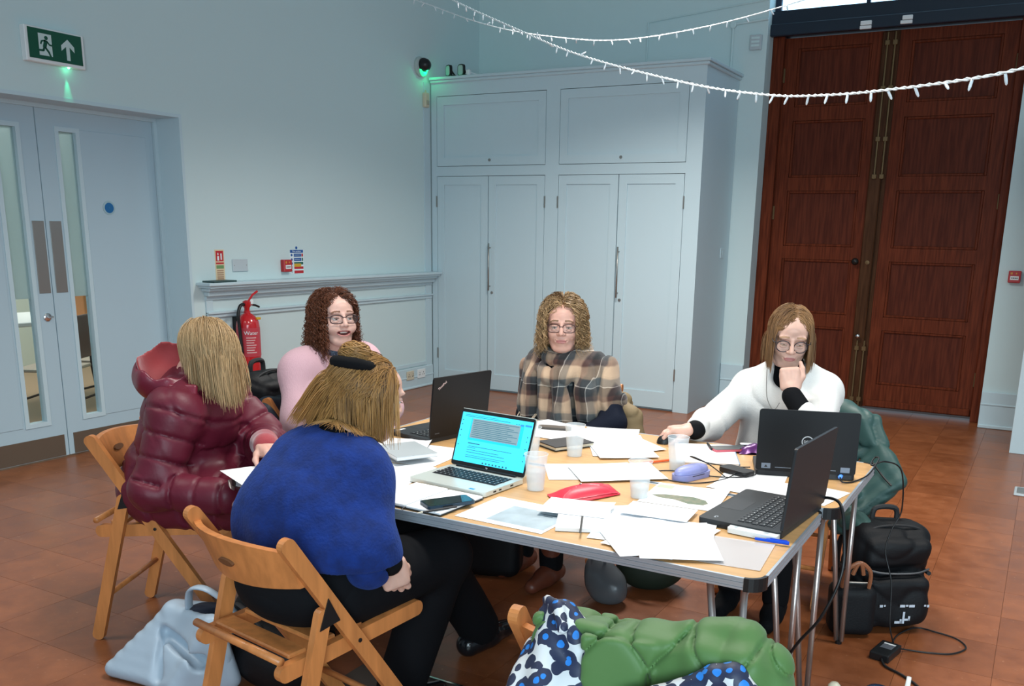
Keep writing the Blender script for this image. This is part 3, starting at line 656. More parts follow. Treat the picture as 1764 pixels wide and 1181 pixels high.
t, ld, sc = laptop('silver laptop with bright blue document on screen', (-1.576, 2.39, tz+.0015), -5.4, .308, .215, .196, 68+2, M_silver, M_silver, M_black, .016, M_scr)
w, H = .308, .196
def srect(x0, x1, y0, y1, z=.0008): return box(x0-w/2, x1-w/2, y0, y1, z, z+.0002)
M_st = mat('screen_grey_block', (.20, .28, .31), .4, emit=(.20, .31, .36), estr=.35)
M_si = mat('screen_ink', (.02, .08, .12), .4, emit=(.01, .09, .13), estr=1)
M_sb = mat('screen_selection', (.01, .35, .65), .4, emit=(.01, .42, .80), estr=1.0)
obj('selection_box', srect(.05, .268, .092, .166), M_sb, sc)
obj('grey_page', srect(.056, .255, .1, .166, .0011), M_st, sc)
obj('text_lines', merge(*[srect(.062, .25-.02*((k*7) % 3), .104+.0062*k, .1055+.0062*k, .0014) for k in range(10)], srect(.055, .105, .080, .083), srect(.06, .24, .071, .0725), srect(.055, .09, .066, .0675), srect(.055, .19, .058, .0595), srect(.055, .215, .05, .0515), srect(.055, .2, .034, .0355), srect(.055, .22, .04, .0412)), M_si, sc)
tb_ = obj('toolbar', merge(srect(.02, .21, .171, .1725), srect(.02, .16, .176, .1772), *[srect(.013, .017, y, y+.004) for y in (.07, .1, .12, .14, .155)], *[srect(.288, .291, y, y+.004) for y in (.05, .07, .09, .115, .13)], *[srect(.13+.014*k, .136+.014*k, .019, .024) for k in range(8)], *[srect(.235+.009*k, .239+.009*k, .168, .171) for k in range(3)]), M_si, sc); tb_['kind'] = 'stuff'
bt_ = obj('buttons', merge(srect(.252, .267, .165, .171, .0012), srect(.272, .298, .166, .172, .0012)), mat('screen_button', (.03, .16, .4), .4, emit=(.02, .2, .55), estr=1), sc)
obj('maker_logo', xf(text_part('hp', .008, .0003), T(0, .008, .0006)), mat('logo_silver', (.6, .62, .65), .3), ld)
obj('sticker', box(.085, .105, -.098, -.086, .0158, .0163), mat('sticker_blue', (.01, .25, .5), .4), t)
[obj('port', box(.1535, .1545, y0, y1, .006, .011), M_black, t) for y0, y1 in ((-.06, -.045), (-.03, -.018), (.03, .045))]
obj('lid_edge', box(-.15, .15, .1955, .1975, -.008, -.001), M_silver, ld)
t, ld, sc = laptop('open black laptop with slanted red white logo on lid', (-2.088, 2.952, tz), -101, .315, .235, .240, 83, M_dgrey, M_dark, M_black, .017)
obj('lid_logo', xf(text_part('ThinkPad', .013, .0003), T(.112, .207, -.0095) @ RY(180) @ RZ(35)), mat('logo_white_red', (.75, .55, .53), .4), ld)
obj('small_mark', xf(text_part('Lenovo', .008, .0003), T(.12, .018, -.0095) @ RY(180)), mat('logo_dim', (.12, .12, .13), .4), ld)
obj('palm_sticker', box(.09, .135, -.10, -.085, .017, .0175), M_white, t)
t, ld, sc = laptop('black laptop with round silver ring logo and blue power plug', (-.682, 3.165, tz), 198.4, .328, .21, .214, 88, M_dgrey, M_dark, M_black, .018)
ring = lathe([(.0165, -.0093), (.0195, -.0093), (.0195, -.0099), (.0165, -.0099), (.0165, -.0093)], 28, False)
lg = obj('ring_logo', xf(ring, T(.0, .108, 0)), mat('logo_silver', (.6, .62, .65), .3), ld)
obj('ring_letters', xf(text_part('DELL', .0115, .0003), T(0, .108, -.0097) @ RY(180)), MATS['logo_silver'], lg)
obj('lid_labels', merge(box(.115, .145, .008, .026, -.0095, -.009), box(-.145, -.115, .008, .026, -.0095, -.009), box(-.1, .1, .012, .014, -.0095, -.009)), mat('label_grey', (.2, .24, .3), .4), ld)
obj('label_triangle', xf(prism([(-.006, 0), (.006, 0), (0, .009)], -.0003, .0003), T(.13, .012, -.0098)), M_ink, ld)
t, ld, sc = laptop('dark grey laptop with open lid at end of table by white hub', (-.653, 2.558, tz+.001), -95.1, .366, .242, .236, 85, M_dgrey, M_dgrey, M_black, .02)
obj('palm_mark', xf(text_part('Co', .014, .0003), T(.15, -.08, .0203) @ RZ(0)), MATS['logo_silver'], t)
[obj('port', box(.1825, .1835, y0, y1, .005, .011), M_black, t) for y0, y1 in ((-.08, -.05), (-.03, -.015))]
# ================================================================ CUPS
def alpha_mat(name, col, a, rough=.3):
    return mat(name, col, rough, alpha=a)
M_cup = alpha_mat('frosted_cup_plastic', (.80, .85, .88), .42, .35); M_water = alpha_mat('water_in_cup', (.70, .78, .82), .35, .1)
def cup_(x, y, label, wz, M_extra=None):
    t = thing('plastic_cup', label, 'cup', (x, y, .7008), random.random()*90, 'frosted plastic cups')
    pr = [(.0255, 0), (.027, .004), (.0305, .045), (.031, .05), (.0365, .113), (.0378, .116)]
    obj('wall', lathe(pr, 28, False), M_cup, t, smooth=True)
    obj('base', lathe([(.001, .002), (.0255, .002), (.0265, .0005)], 28, False), M_cup, t)
    obj('rim', tube([(.0378*math.cos(a), .0378*math.sin(a), .116) for a in np.linspace(0, 2*math.pi, 33)[:-1]], .0011, 6, closed=True), M_cup, t, smooth=True)
    if wz: obj('water', lathe([(.001, .003), (.0245, .003), (.0245+.1*wz*.8, wz), (.001, wz)], 28, False), M_water, t, smooth='auto')
    return t
cup_(-1.35, 2.445, 'frosted plastic cup of water right beside silver laptop', .062)
cup_(-1.449, 2.915, 'frosted plastic cup in front of tartan scarf woman', .03)
cup_(-1.036, 2.545, 'frosted plastic cup next to map sheet and red case', .035)
cup_(-1.058, 2.935, 'frosted plastic cup beside lilac glasses case and cables', .03)
cup_(-1.563, 2.79, 'frosted plastic cup behind silver laptop screen by black notebook', .05)
# ================================================================ PAPERS
M_paper = mat('white_paper', (.86, .88, .90), .6)
M_paperb = mat('bluish_paper', (.74, .80, .88), .6)
ZP = [.7012]
def sheet(label, c, rz, wd, hg, z, curl=0, m=None, name='paper_sheet', th=.0006, bend=0, group=None, n=8, fold=None):
    t = thing(name, label, 'paper', (c[0], c[1], z), rz, group)
    V, F = [], []
    for lay in (0, 1):
        for j in range(n+1):
            for i in range(n+1):
                u, v = -1+2*i/n, -1+2*j/n
                zz = curl*max(0, u)**2*max(0, v)+bend*(u*u)*.5+ (fold*max(0, -u)**3*max(0, -v) if fold else 0)
                V.append((u*wd/2, v*hg/2, zz+lay*th))
    q = (n+1)**2
    for j in range(n):
        for i in range(n):
            a = j*(n+1)+i; F.append((q+a, q+a+1, q+a+n+2, q+a+n+1)); F.append((a, a+n+1, a+n+2, a+1))
    rim = [i for i in range(n+1)]+[j*(n+1)+n for j in range(1, n+1)]+[n*(n+1)+i for i in range(n-1, -1, -1)]+[j*(n+1) for j in range(n-1, 0, -1)]
    for k in range(len(rim)): a, b = rim[k], rim[(k+1) % len(rim)]; F.append((a, b, q+b, q+a))
    obj('sheet', (V, F), m or M_paper, t, smooth='auto')
    return t
G = 'loose papers on the tables'
sheet('paper sheet under burgundy coat woman hands at table corner', (-2.19, 2.16), -24, .21, .297, .7012, group=G)
sheet('second paper sheet beside burgundy coat woman, partly under blue shawl woman', (-2.03, 2.24), 8, .21, .297, .7022, group=G)
sheet('curved white paper in front of open black laptop', (-2.05, 2.655), 25, .21, .297, .7035, .010, bend=.010, group=G)
sheet('white paper between black laptop and silver laptop', (-1.90, 2.62), 5, .21, .29, .7014, group=G)
sheet('white paper tucked beside silver laptop near blue shawl woman', (-1.84, 2.33), 12, .21, .297, .7006, group=G, th=.0004)
t = thing('notebook', 'grey covered notebook lying near black laptop', 'notebook', (-1.94, 2.55, .7200), -30); obj('pages', box(-.1, .1, -.075, .075, .001, .012), M_paper, t); obj('cover', box(-.102, .102, -.077, .077, .012, .014, .0006), mat('cover_grey', (.40, .44, .46), .35), t); obj('back_cover', box(-.102, .102, -.077, .077, 0, .001), MATS['cover_grey'], t)
t = thing('notebook', 'open white notebook with phone and pencil lying on it', 'notebook', (-1.565, 2.16, .7030), -3)
obj('page_block', box(-.13, -.002, -.105, .105, .0015, .011, .002), M_paper, t); obj('page_block', box(.002, .13, -.105, .105, .0015, .009, .002), M_paper, t); obj('cover', box(-.133, .133, -.108, .108, 0, .0015), M_black, t)
obj('ribbon', tube([(0, -.105, .004), (.002, -.115, .0035), (.004, -.125, .0035)], .002, 5), M_black, t)
t = sheet('paper with grey blue photograph printed on it at table edge', (-1.262, 2.19), -2, .29, .235, .7010, group=G)
M_pic = mat('printed_photo_grey', (.36, .44, .49), .55, var=.15, vscale=12)
obj('printed_photo', box(-.055, .135, -.09, .06, .0007, .0009), M_pic, t); obj('printed_caption', merge(box(.05, .12, .035, .04, .0009, .001), box(.07, .1, .02, .024, .0009, .001)), mat('print_dark', (.06, .08, .1), .5), t)
t = thing('notebook', 'white booklet closed with black elastic band', 'notebook', (-1.075, 2.235, .7014), 24); obj('pages', box(-.075, .075, -.105, .105, .0, .012, .001), M_paper, t); obj('elastic_band', merge(box(-.0075, -.0015, -.15, .13, .0125, .0135)), M_black, t)
sheet('white paper on booklet beside red case', (-1.13, 2.30), 12, .2, .15, .7148, .004, group=G)
PL = 'pile of white sheets in front of dark grey laptop'
for k, (c, r, zc) in enumerate((((-.95, 2.315), 38, 0), ((-.93, 2.27), 12, .002), ((-.88, 2.26), 25, .004), ((-.83, 2.215), -6, .003), ((-.80, 2.22), 14, .005), ((-.875, 2.185), 40, .002), ((-.785, 2.195), 27, .006))):
    sheet(PL, c, r, .21, .297, .7012+.0012*k+(.012 if k > 8 else 0), .003 if k == 6 else 0, group='white sheets piled at table edge', bend=0, fold=-.0)
sheet('blue tinted sheet edge poking out beneath white pile by map', (-.915, 2.405), 5, .2, .13, .7112, m=M_paperb, group=G)
sheet('printed sheet behind red case', (-1.30, 2.735), 33, .297, .21, .7014, .006, group=G)
sheet('overlapping printed sheet beside cup behind red case', (-1.21, 2.76), 40, .297, .21, .7075, .004, group=G)
for k, (c, r) in enumerate((((-1.42, 3.21), 38), ((-1.38, 3.15), 30), ((-1.46, 3.25), 20), ((-1.40, 3.20), 52), ((-1.36, 3.12), 36))):
    sheet('white sheet in spread pile before tartan scarf woman', c, r, .22, .36, .7012+.0012*k, .003*(k == 4), group='white sheets spread before scarf woman', bend=.003*k/4)
sheet('white paper at far edge behind silver laptop', (-1.74, 3.30), -19, .29, .2, .7012, group=G)
sheet('second white paper at far edge beneath black notebook', (-1.63, 3.20), -5, .29, .2, .7024, group=G)
t = thing('spectacles_case', 'dark slim case lying on paper at far table edge', 'case', (-1.72, 3.27, .7035), 15); obj('shell', prism(rrect(-.07, .07, -.02, .02, .018), 0, .012), mat('case_bronze', (.12, .10, .085), .4), t); obj('seam', prism(rrect(-.071, .071, -.021, .021, .018), .005, .0065), M_black, t)
t = thing('notebook', 'black notebook beside cup at far side of tables', 'notebook', (-1.545, 3.03, .7040), 62); obj('cover', box(-.09, .09, -.062, .062, .012, .016, .001), mat('cover_black', (.02, .022, .025), .5), t); obj('pages', box(-.087, .087, -.06, .06, .002, .012), M_cream, t); obj('back_cover', box(-.09, .09, -.062, .062, 0, .002), MATS['cover_black'], t)
t = thing('writing_pad', 'white writing pad with phone and pen before fleece woman', 'notepad', (-1.045, 3.20, .7012), 22); obj('pages', box(-.11, .11, -.15, .15, 0, .006), M_paper, t); obj('binding', box(.11, .114, -.15, .15, 0, .0065), mat('pad_blue', (.2, .3, .42), .4), t); obj('ruled_lines', merge(*[box(-.1, .1, -.13+k*.02, -.1292+k*.02, .006, .0062) for k in range(13)]), M_paperb, t)
sheet('white sheet between lilac case and fleece woman laptop', (-.79, 2.93), 8, .21, .25, .7012, group=G)
sheet('lower white sheet tucked under edge of dark grey laptop', (-.76, 2.86), -6, .25, .21, .7024, group=G, th=.0004)
sheet('white sheet behind dark grey laptop lid at table end', (-.555, 2.87), -12, .12, .2, .7012, group=G)
t = sheet('colour map sheet with green picture beside cup', (-.915, 2.628), 5, .297-.06, .24, .7012, .01, group=G)
M_map = mat('map_green', (.10, .15, .09), .5, var=.5, vscale=40, col2=(.22, .2, .13))
obj('map_picture', prism([(-.10, -.03), (-.07, -.05), (-.02, -.052), (.03, -.078), (.075, -.072), (.085, -.05), (.07, -.02), (.03, .0), (-.03, -.004), (-.07, -.01)], .0007, .0009), M_map, t)
obj('green_key', box(-.112, -.06, .06, .10, .0007, .0009), mat('map_key_green', (.42, .58, .34), .5), t); obj('title_line', merge(box(-.03, .06, .07, .076, .0007, .0009), box(-.05, .1, .055, .057, .0007, .0009)), mat('print_grey', (.45, .5, .55), .5), t)
t = sheet('clear plastic wallet at table corner beneath blue pen', (-.635, 2.205), 5, .19, .215, .7012, .0, m=alpha_mat('clear_wallet', (.80, .80, .83), .5, .08), name='plastic_wallet', group=None, bend=.002)
t['category'] = 'wallet'
# ================================================================ SMALL THINGS
t = thing('phone', 'black phone in dark blue case lying on open notebook', 'phone', (-1.475, 2.135, .7125), 58); obj('case', prism(rrect(-.075, .075, -.037, .037, .01), 0, .009), mat('phone_case_blue', (.012, .035, .06), .35), t); obj('glass', prism(rrect(-.071, .071, -.033, .033, .008), .009, .0098), mat('phone_glass', (.01, .012, .014), .06), t); obj('buttons', box(-.03, .0, -.0385, -.036, .003, .006), M_black, t)
t = thing('pencil', 'wooden pencil lying on open notebook beside phone', 'pencil', (-1.452, 2.07, .7125), 62); obj('shaft', tube([(-.06, 0, .0035), (.05, 0, .0035)], .0033, 6), M_dgrey, t); obj('tip', tube([(-.06, 0, .0035), (-.078, 0, .0035)], [.0033, .0004], 6), M_cream, t)
t = thing('glasses_pouch', 'bright red envelope shaped glasses pouch', 'pouch', (-1.19, 2.468, .7030), 62)
V, F = [], []; n = 12
for j in range(n+1):
    for i in range(n+1):
        u, v = -1+2*i/n, -1+2*j/n
        V.append((u*.12+.018*v, v*.062*(1-.12*abs(u)), .002+.026*(1-abs(u)**3)*(1-abs(v)**3)))
for j in range(n+1):
    for i in range(n+1):
        u, v = -1+2*i/n, -1+2*j/n; V.append((u*.12+.018*v, v*.062*(1-.12*abs(u)), .0))
q = (n+1)**2
for j in range(n):
    for i in range(n):
        a = j*(n+1)+i; F += [(a, a+1, a+n+2, a+n+1), (q+a, q+a+n+1, q+a+n+2, q+a+1)]
rim = [i for i in range(n+1)]+[j*(n+1)+n for j in range(1, n+1)]+[n*(n+1)+i for i in range(n-1, -1, -1)]+[j*(n+1) for j in range(n-1, 0, -1)]
for k in range(len(rim)): a, b = rim[k], rim[(k+1) % len(rim)]; F.append((b, a, q+a, q+b))
M_pouch = mat('coral_red_leather', (.62, .02, .05), .38, bump=.03, bscale=150)
obj('body', (V, F), M_pouch, t, smooth='auto')
V = []; 
for k in range(9):
    u = -1+2*k/8
    for v in (-.93, .45-1.2*abs(u)+.0):
        V.append((u*.112+.018*v, v*.062*(1-.12*abs(u)), .0046+.026*(1-abs(u)**3)*(1-min(1, abs(v))**3)))
obj('flap', (V, [(2*k, 2*k+2, 2*k+3, 2*k+1) for k in range(8)]), M_pouch, t)
obj('stud', xf(lathe([(.004, 0), (.003, .002), (.0005, .0028)], 10), T(0, .018, .030)), M_chrome, t)
t = thing('computer_mouse', 'black computer mouse under fleece woman hand', 'mouse', (-1.235, 3.315, .7012), 60)
def dome(a, b, h, n=16, m=8, p=2.4):
    V, F = [(0, 0, h)], []
    for j in range(1, m+1):
        ph = math.pi/2*j/m
        for i in range(n):
            th = 2*math.pi*i/n; V.append((a*math.sin(ph)**.8*math.cos(th), b*math.sin(ph)**.8*math.sin(th), h*math.cos(ph)**(2/p)))
    for i in range(n): F.append((0, 1+i, 1+(i+1) % n))
    for j in range(m-1):
        for i in range(n): a0 = 1+j*n+i; a1 = 1+j*n+(i+1) % n; F.append((a0, a0+n, a1+n, a1))
    F.append(tuple(1+(m-1)*n+i for i in reversed(range(n))))
    return V, F
obj('shell', dome(.055, .033, .036), M_black, t, smooth='auto'); obj('wheel', tube([(.028, -.004, .030), (.028, .004, .030)], .009, 10), M_dgrey, t)
t = thing('glasses_case', 'lilac hard glasses case beside tangled cables', 'case', (-.978, 2.855, .7008), 70); obj('lower_shell', prism(rrect(-.08, .08, -.032, .032, .03, 6), 0, .02), mat('lilac_shell', (.24, .26, .52), .4), t, smooth='auto')
obj('upper_shell', xf(dome(.08, .032, .024, 24, 8, 3), T(0, 0, .021)), MATS['lilac_shell'], t, smooth='auto'); obj('slot', box(-.03, .03, -.033, -.0315, .014, .016), M_ink, t)
t = thing('usb_hub', 'small black hard drive with cable beside lilac case', 'hard drive', (-.862, 2.992, .7035), -22); obj('case', prism(rrect(-.058, .058, -.03, .03, .012), 0, .016), M_black, t, smooth='auto'); obj('trim', prism(rrect(-.0585, .0585, -.0305, .0305, .012), .006, .008), M_dgrey, t)
t = thing('usb_hub', 'white multi port hub beside dark grey laptop', 'hub', (-.622, 2.362, .7030), -5); obj('case', prism(rrect(-.07, .07, -.02, .02, .008), 0, .014), M_white, t, smooth='auto'); obj('ports', merge(box(-.055, -.045, -.008, .008, .014, .0145), box(.03, .042, -.006, .008, .014, .0145), box(-.02, -.01, .004, .01, .014, .0145)), M_greyp, t)
t = thing('pen', 'blue ballpoint pen on plastic wallet at table end', 'pen', (-.556, 2.326, .7035), 4); obj('barrel', tube([(-.05, 0, .005), (.03, 0, .005)], .0042, 8), mat('pen_blue', (.0, .06, .55), .3), t); obj('cap', tube([(-.02, .0, .006), (.04, 0, .006)], .0054, 8), MATS['pen_blue'], t); obj('clip', box(-.01, .035, -.0015, .0015, .011, .013), MATS['pen_blue'], t)
t = thing('pen', 'orange pen lying behind frosted cup', 'pen', (-1.15, 2.985, .7010), 55); obj('barrel', tube([(-.06, 0, .005), (.05, 0, .005)], .0045, 8), mat('pen_orange', (.75, .12, .03), .35), t); obj('tip', tube([(.05, 0, .005), (.066, 0, .005)], [.0045, .001], 8), M_white, t)
t = thing('pen', 'black pen on white writing pad beside pink phone', 'pen', (-1.062, 3.295, .7075), 118); obj('barrel', tube([(-.05, 0, .005), (.045, 0, .005)], .0045, 8), M_black, t); obj('clip', box(-.03, .01, -.0015, .0015, .0095, .0115), M_dgrey, t)
t = thing('phone', 'phone in pink case on white writing pad', 'phone', (-.985, 3.30, .7075), 40); obj('case', prism(rrect(-.07, .07, -.035, .035, .009), 0, .008), mat('pink_case', (.62, .12, .16), .4), t); obj('glass', prism(rrect(-.068, .068, -.033, .033, .008), .008, .009), MATS['phone_glass'], t)
t = thing('snack_packet', 'purple and white foil packet beside black laptop lid', 'packet', (-.90, 3.335, .7015), 25)
V, F = [], []
for j in range(7):
    for i in range(9):
        u, v = -1+2*i/8, -1+2*j/6; V.append((u*.06, v*.04, .004+.03*(1-u*u)*(1-v*v)+.004*math.sin(5*u+4*v)))
for j in range(6):
    for i in range(8): a = j*9+i; F.append((a, a+1, a+10, a+9))
n0 = len(V); V += [(x, y, 0) for x, y, z in V]; F += [tuple(n0+i for i in reversed(f)) for f in F[:48]]
obj('foil', (V, F), mat('purple_foil', (.10, .02, .14), .25, .3), t, smooth='auto'); obj('white_band', box(-.05, .05, .012, .036, .024, .028, .003), M_white, t)
# cables on and over the table
def cable(label, pts, r=.0022, m=None, extra=None, n=10):
    p = np.array(smoothpath(pts, n)); b = p.mean(0); b[2] = p[:, 2].min()
    t = thing('cable', label, 'cable', tuple(b)); obj('cord', tube(p-b, r, 7), m or M_black, t, smooth=True)
    if extra: extra(t, b)
    return t
cable('thin black cable looping around lilac case to hard drive', [(-.79, 2.975, .712), (-.84, 2.93, .705), (-.93, 2.90, .7035), (-1.01, 2.905, .7035), (-1.085, 2.885, .7035), (-1.11, 2.82, .7035), (-1.03, 2.775, .7035), (-.95, 2.78, .7035), (-.90, 2.83, .7035), (-.87, 2.90, .7035), (-.855, 2.955, .71)])
cable('thin black cable arching from cables to black laptop lid', [(-.88, 2.92, .7035), (-.92, 2.87, .75), (-.97, 2.87, .768), (-1.0, 2.905, .76), (-.965, 2.99, .725), (-.9, 3.06, .706), (-.84, 3.08, .708)], .002)
def plug_blue(t, b):
    obj('plug', xf(lathe([(.006, -.012), (.007, .01), (.004, .014)], 12), T(-.535-b[0], 3.095-b[1], .716-b[2]) @ RX(90)), mat('blue_glow_plug', (.1, .3, .8), .4, emit=(.05, .2, .9), estr=.6), t)
cable('black power lead from ring logo laptop over table end to floor', [(-.535, 3.085, .716), (-.52, 3.06, .706), (-.49, 3.10, .704), (-.462, 3.2, .71), (-.45, 3.32, .74), (-.47, 3.36, .735), (-.47, 3.30, .72), (-.43, 3.34, .73), (-.385, 3.44, .68), (-.375, 3.5, .52), (-.40, 3.48, .44), (-.41, 3.46, .36), (-.375, 3.44, .25), (-.36, 3.41, .1), (-.34, 3.42, .02)], .0028, extra=plug_blue)
cable('thick black power lead arching from dark grey laptop under table', [(-.55, 2.76, .712), (-.50, 2.72, .74), (-.455, 2.68, .735), (-.43, 2.64, .66), (-.42, 2.60, .55), (-.46, 2.58, .42), (-.53, 2.62, .30), (-.6, 2.7, .15), (-.66, 2.8, .01)], .0048)
# ================================================================ IMPLICIT-SURFACE MODELLING
import openvdb
def arr(v): return np.array(v, np.float32)
class Field:
    def __init__(s, lo, hi, h):
        s.lo = np.array(lo, float); s.h = h; s.n = np.ceil((np.array(hi)-s.lo)/h).astype(int)+1
        s.A = np.full(s.n, .5, np.float32)
        s.ax = [(s.lo[k]+h*np.arange(s.n[k])).astype(np.float32) for k in range(3)]
    def sub(s, lo, hi):
        i0 = np.clip(np.floor((np.array(lo)-s.lo)/s.h).astype(int), 0, s.n-1); i1 = np.clip(np.ceil((np.array(hi)-s.lo)/s.h).astype(int)+1, 1, s.n)
        i1 = np.maximum(i1, i0+1)
        sl = tuple(slice(a, b) for a, b in zip(i0, i1))
        return sl, s.ax[0][sl[0]][:, None, None], s.ax[1][sl[1]][None, :, None], s.ax[2][sl[2]][None, None, :]
    def put(s, sl, d, k, op):
        a = s.A[sl]
        if op == 'u':
            if k <= 0: s.A[sl] = np.minimum(a, d)
            else:
                h = np.clip(.5+.5*(a-d)/k, 0, 1); s.A[sl] = a*(1-h)+d*h-k*h*(1-h)
        else:
            if k <= 0: s.A[sl] = np.maximum(a, -d)
            else:
                h = np.clip(.5-.5*(a+d)/k, 0, 1); s.A[sl] = a*(1-h)-d*h+k*h*(1-h)
        return s
    def cone(s, a, b, ra, rb, k=.02, op='u'):
        a, b = np.array(a, float), np.array(b, float); m = max(ra, rb)+k+3*s.h
        sl, X, Y, Z = s.sub(np.minimum(a, b)-m, np.maximum(a, b)+m)
        ab = b-a; L = max(float(ab@ab), 1e-9)
        px, py, pz = X-np.float32(a[0]), Y-np.float32(a[1]), Z-np.float32(a[2])
        t = np.clip((px*ab[0]+py*ab[1]+pz*ab[2])/L, 0, 1).astype(np.float32)
        d = np.sqrt((px-t*ab[0])**2+(py-t*ab[1])**2+(pz-t*ab[2])**2)-(ra+(rb-ra)*t)
        return s.put(sl, d.astype(np.float32), k, op)
    def chain(s, pts, rs, k=.015, op='u'):
        for i in range(len(pts)-1): s.cone(pts[i], pts[i+1], rs[i], rs[i+1], k, op)
        return s
    def ell(s, c, r, R=None, k=.02, op='u'):
        c = np.array(c, float); r = np.array(r, float); R = np.eye(3) if R is None else np.array(R, float)
        ext = np.sqrt(((R*r[None, :])**2).sum(1))+k+3*s.h
        sl, X, Y, Z = s.sub(c-ext, c+ext)
        px, py, pz = X-np.float32(c[0]), Y-np.float32(c[1]), Z-np.float32(c[2])
        k0 = 0; k1 = 0
        for j in range(3):
            q = (px*R[0, j]+py*R[1, j]+pz*R[2, j])
            k0 = k0+(q/r[j])**2; k1 = k1+(q/r[j]**2)**2
        k0 = np.sqrt(k0); k1 = np.sqrt(k1)+1e-6
        return s.put(sl, (k0*(k0-1)/k1).astype(np.float32), k, op)
    def rbox(s, c, hs, R=None, rad=.01, k=.01, op='u'):
        c = np.array(c, float); hs = np.array(hs, float); R = np.eye(3) if R is None else np.array(R, float)
        ext = np.sqrt(((R*(hs+rad)[None, :])**2).sum(1))+k+3*s.h
        sl, X, Y, Z = s.sub(c-ext, c+ext)
        px, py, pz = X-np.float32(c[0]), Y-np.float32(c[1]), Z-np.float32(c[2])
        q = [np.abs(px*R[0, j]+py*R[1, j]+pz*R[2, j])-(hs[j]-rad) for j in range(3)]
        d = np.sqrt(sum(np.maximum(v, 0)**2 for v in q))+np.minimum(np.maximum(np.maximum(q[0], q[1]), q[2]), 0)-rad
        return s.put(sl, d.astype(np.float32), k, op)
    def cut(s, p, n, k=0):
        """remove everything on the +n side of the plane through p"""
        n = np.array(n, float)/np.linalg.norm(n); p = np.array(p, float)
        d = s.ax[0][:, None, None]*np.float32(n[0])+s.ax[1][None, :, None]*np.float32(n[1])+s.ax[2][None, None, :]*np.float32(n[2])-np.float32(p@n)
        s.A = np.maximum(s.A, d.astype(np.float32)); return s
    def disp(s, fn, band=.06):
        m = np.abs(s.A) < band; i = np.nonzero(m)
        P = np.stack([s.ax[k][i[k]] for k in range(3)], 1)
        s.A[m] += fn(P).astype(np.float32); return s
    def mesh(s, iso=0.0, adapt=0.0):
        s.A[0], s.A[-1], s.A[:, 0], s.A[:, -1], s.A[:, :, 0], s.A[:, :, -1] = .1, .1, .1, .1, .1, .1
        g = openvdb.FloatGrid(); g.background = .5
        g.copyFromArray(np.ascontiguousarray(s.A))
        P, Tn, Q = g.convertToPolygons(iso, adapt) if adapt > 0 else (lambda r: (r[0], np.zeros((0, 3), int), r[1]))(g.convertToQuads(iso))
        V = np.array(P, float)*s.h+s.lo
        F = [tuple(f) for f in np.array(Q)]+[tuple(f) for f in np.array(Tn)]
        return [V, F]
def noise3(seed, freq, n=6):
    r = np.random.default_rng(seed); D = r.normal(size=(n, 3)); D /= np.linalg.norm(D, axis=1)[:, None]; D *= freq*r.uniform(.6, 1.5, (n, 1)); ph = r.uniform(0, 6.28, n)
    return lambda P: np.sin(P@D.T.astype(np.float32)*1.0+ph).sum(1)/n
def ridge(seed, freq, n=5):
    f = noise3(seed, freq, n); return lambda P: np.clip(1-np.abs(f(P))*3.2, 0, 1)**2
def fast_mesh(name, V, F, smooth=True):
    """V (n,3) array, F list of tuples or (m,4) array"""
    me = bpy.data.meshes.new(name); V = np.asarray(V, np.float32)
    if isinstance(F, np.ndarray):
        m, q = F.shape; loops = F.ravel(); tot = np.full(m, q, np.int32)
    else:
        tot = np.array([len(f) for f in F], np.int32); loops = np.fromiter((i for f in F for i in f), np.int32)
        m = len(F)
    st = np.r_[0, np.cumsum(tot)[:-1]].astype(np.int32)
    me.vertices.add(len(V)); me.vertices.foreach_set('co', V.ravel()); me.loops.add(len(loops)); me.loops.foreach_set('vertex_index', loops.astype(np.int32))
    me.polygons.add(m); me.polygons.foreach_set('loop_start', st); me.polygons.foreach_set('loop_total', tot)
    me.update(calc_edges=True); me.validate()
    if smooth: me.shade_smooth()
    return me
def orient(me):
    bm = bmesh.new(); bm.from_mesh(me); bmesh.ops.recalc_face_normals(bm, faces=bm.faces[:]); bm.to_mesh(me); bm.free()
def garment(name, field, m, parent, base, iso=0.0, smooth_it=2):
    V, F = field.mesh(iso)
    V = V-np.array(base)
    me = fast_mesh(name, V, F); flipcheck(me)
    if m is not None:
        for mm in (m if isinstance(m, (list, tuple)) else [m]): me.materials.append(mm)
    o = bpy.data.objects.new(name, me); C.objects.link(o)
    if parent is not None: o.parent = parent
    return o
def flipcheck(me):
    # signed volume: flip if negative
    n = len(me.polygons)
    V = np.empty(len(me.vertices)*3, np.float32); me.vertices.foreach_get('co', V); V = V.reshape(-1, 3)
    vol = 0
    L = np.empty(len(me.loops), np.int32); me.loops.foreach_get('vertex_index', L)
    st = np.empty(n, np.int32); me.polygons.foreach_get('loop_start', st)
    a, b, c = V[L[st]], V[L[st+1]], V[L[st+2]]
    vol = np.einsum('ij,ij->i', a-V.mean(0), np.cross(b-a, c-a)).sum()
    if vol < 0: me.flip_normals()
def nz(v): v = np.array(v, float); return v/np.linalg.norm(v)
def frame(fwd, up=(0, 0, 1)):
    """columns: right, forward, up (forward exact)"""
    f = nz(fwd); r = nz(np.cross(f, up)); u = np.cross(r, f); return np.stack([r, f, u], 1)
